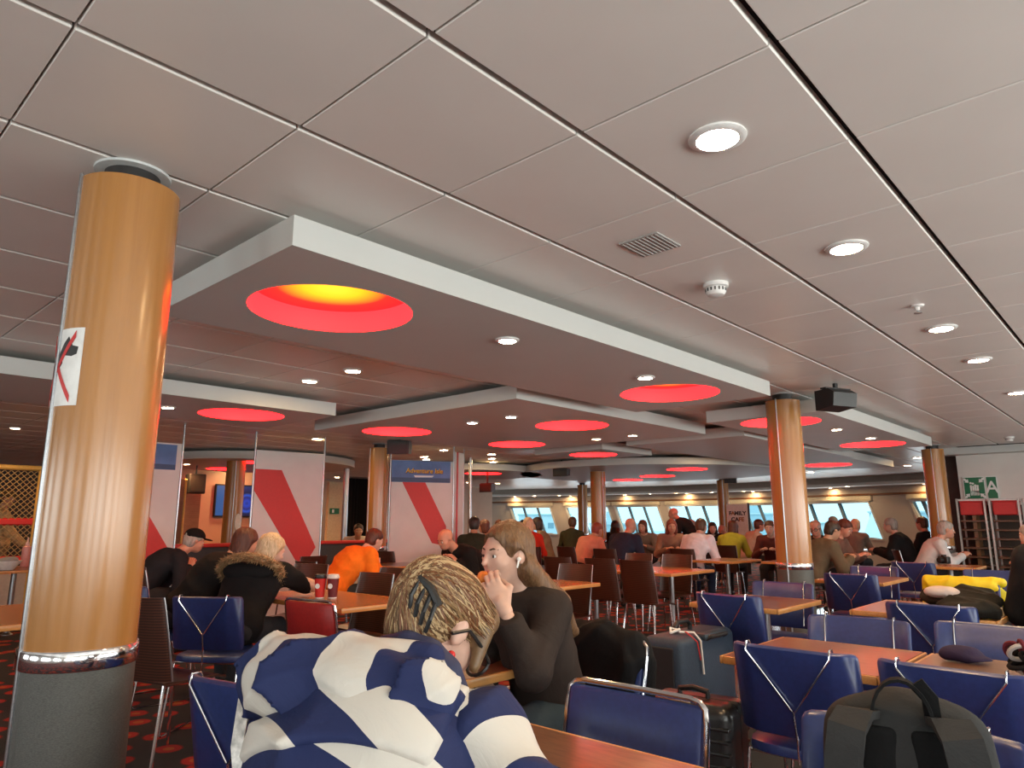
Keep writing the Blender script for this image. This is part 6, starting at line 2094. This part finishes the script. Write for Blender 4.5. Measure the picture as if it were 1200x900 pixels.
# paper cups on the honey table
for px, col, lidc, lb in ((374.5, (0.55, 0.02, 0.015), (0.015, 0.012, 0.012), 'red paper cup with a black lid'), (389.5, (0.13, 0.012, 0.018), (0.75, 0.7, 0.66), 'maroon paper cup with a white lid')):
    p = P(px, 701, 0.742)
    c = empty('paper_cup', (p.x, p.y, 0.742), 0, lb, 'cup', 'paper cups on the honey table')
    cb = MB().lathe([(0.028, 0), (0.03, 0.002), (0.041, 0.135), (0.042, 0.14)], 28).build('cup_body', plain('cup_%d' % int(px), col, 0.45), c)
    MB().lathe([(0.043, 0.136), (0.0445, 0.14), (0.0445, 0.148), (0.040, 0.15), (0.039, 0.163), (0.03, 0.165)], 28).build('lid', plain('lid_%d' % int(px), lidc, 0.4), c)
    MB().lathe([(0.0305, 0.0), (0.0305, 0.012)], 28, caps=False).build('base_band', M_WHITE, cb)
    yv = math.atan2(-p.y, -p.x)
    dk = MB().lathe([(0.001, 0), (0.018, 0), (0.018, 0.002), (0.001, 0.002)], 18, caps=False)
    o = dk.build('round_logo', M_SIGNW, cb)
    o.matrix_local = Matrix.Translation((0.0385 * math.cos(yv - 0.5), 0.0385 * math.sin(yv - 0.5), 0.085)) @ wall_frame((0, 0, 0), (math.cos(yv - 0.5), math.sin(yv - 0.5), 0))

# strap hanging on the chair next to the striped jacket
sp_ = MB()
pts = [Vector((1.0, 1.86, 0.835)), Vector((0.96, 1.835, 0.83)), Vector((0.93, 1.80, 0.72)), Vector((0.93, 1.76, 0.6)), Vector((0.935, 1.74, 0.48))]
rings = []
for i, p in enumerate(pts):
    d = (pts[min(i + 1, 4)] - pts[max(i - 1, 0)]).normalized(); side = Vector((0.55, -0.83, 0)); side = (side - d * side.dot(d)).normalized(); n = d.cross(side)
    rings.append([p - side * 0.016 - n * 0.002, p + side * 0.016 - n * 0.002, p + side * 0.016 + n * 0.002, p - side * 0.016 + n * 0.002])
sp_.sweep(rings)
so = sp_.build('bag_strap', plain('pale_strap', (0.5, 0.48, 0.45), 0.3, 0.2, 0.4, 50), None, 40)
tag(so, 'pale printed strap hanging over the blue chair back', 'strap')

# bottle and bowl by the play net, camera on the small table
p = P(29, 664, 0.742)
bo = empty('pink_bottle', (p.x, p.y, 0.742), 0, 'pink squeeze bottle with a pointed cap near the play net', 'bottle')
MB().lathe([(0.045, 0), (0.05, 0.01), (0.05, 0.20), (0.045, 0.23), (0.02, 0.25)], 20).build('bottle_body', plain('pink_plastic', (0.75, 0.32, 0.3), 0.35), bo)
MB().lathe([(0.024, 0.248), (0.024, 0.275), (0.012, 0.29), (0.006, 0.34), (0.003, 0.345)], 16).build('cap', plain('pale_pink_plastic', (0.85, 0.55, 0.5), 0.4), bo)
p = P(8, 668, 0.742)
bwl = empty('white_bowl', (p.x, p.y, 0.742), 0, 'white bowl with grey contents beside the pink bottle', 'bowl')
MB().lathe([(0.06, 0), (0.07, 0.01), (0.13, 0.09), (0.135, 0.1), (0.125, 0.098), (0.06, 0.02)], 28, caps=False).build('bowl_shell', M_WHITE, bwl)
cl_ = SDF(); cl_.ell((0, 0, 0.09), (0.11, 0.11, 0.06), None, 0.03); link('contents', cl_.mesh('contents', 0.014, cloth('grey_rag', (0.3, 0.32, 0.34)), folds(3, 0.01)), bwl)
p = P(1107, 660.5, 0.742)
cm = empty('camera_device', (p.x, p.y, 0.742), R(60), 'black camera lying on the small table before the pale shirt', 'camera')
MB().box((0, 0, 0.045), (0.14, 0.07, 0.09), bev=0.012, seg=2).build('camera_body', M_BLACK, cm)
MB().lathe([(0.035, 0), (0.035, 0.06), (0.03, 0.065)], 20, (0, 0.03, 0.045), M=Matrix.Rotation(R(-90), 4, 'X')).build('camera_lens', M_BLACK, cm)
MB().box((0, 0, 0.098), (0.05, 0.05, 0.03), bev=0.008).build('viewfinder', M_BLACK, cm)
pl = empty('white_plate', (14.8, 4.65, 0.741), 0, 'white plate on the small far table near the bow windows', 'plate')
MB().lathe([(0.06, 0), (0.07, 0.004), (0.12, 0.016), (0.122, 0.02), (0.115, 0.019), (0.05, 0.008)], 28, caps=False).build('plate_rim', M_WHITE, pl)
MB().lathe([(0.001, 0.008), (0.055, 0.008)], 28, caps=False).build('plate_well', M_WHITE, pl)
bpy.context.view_layer.update()
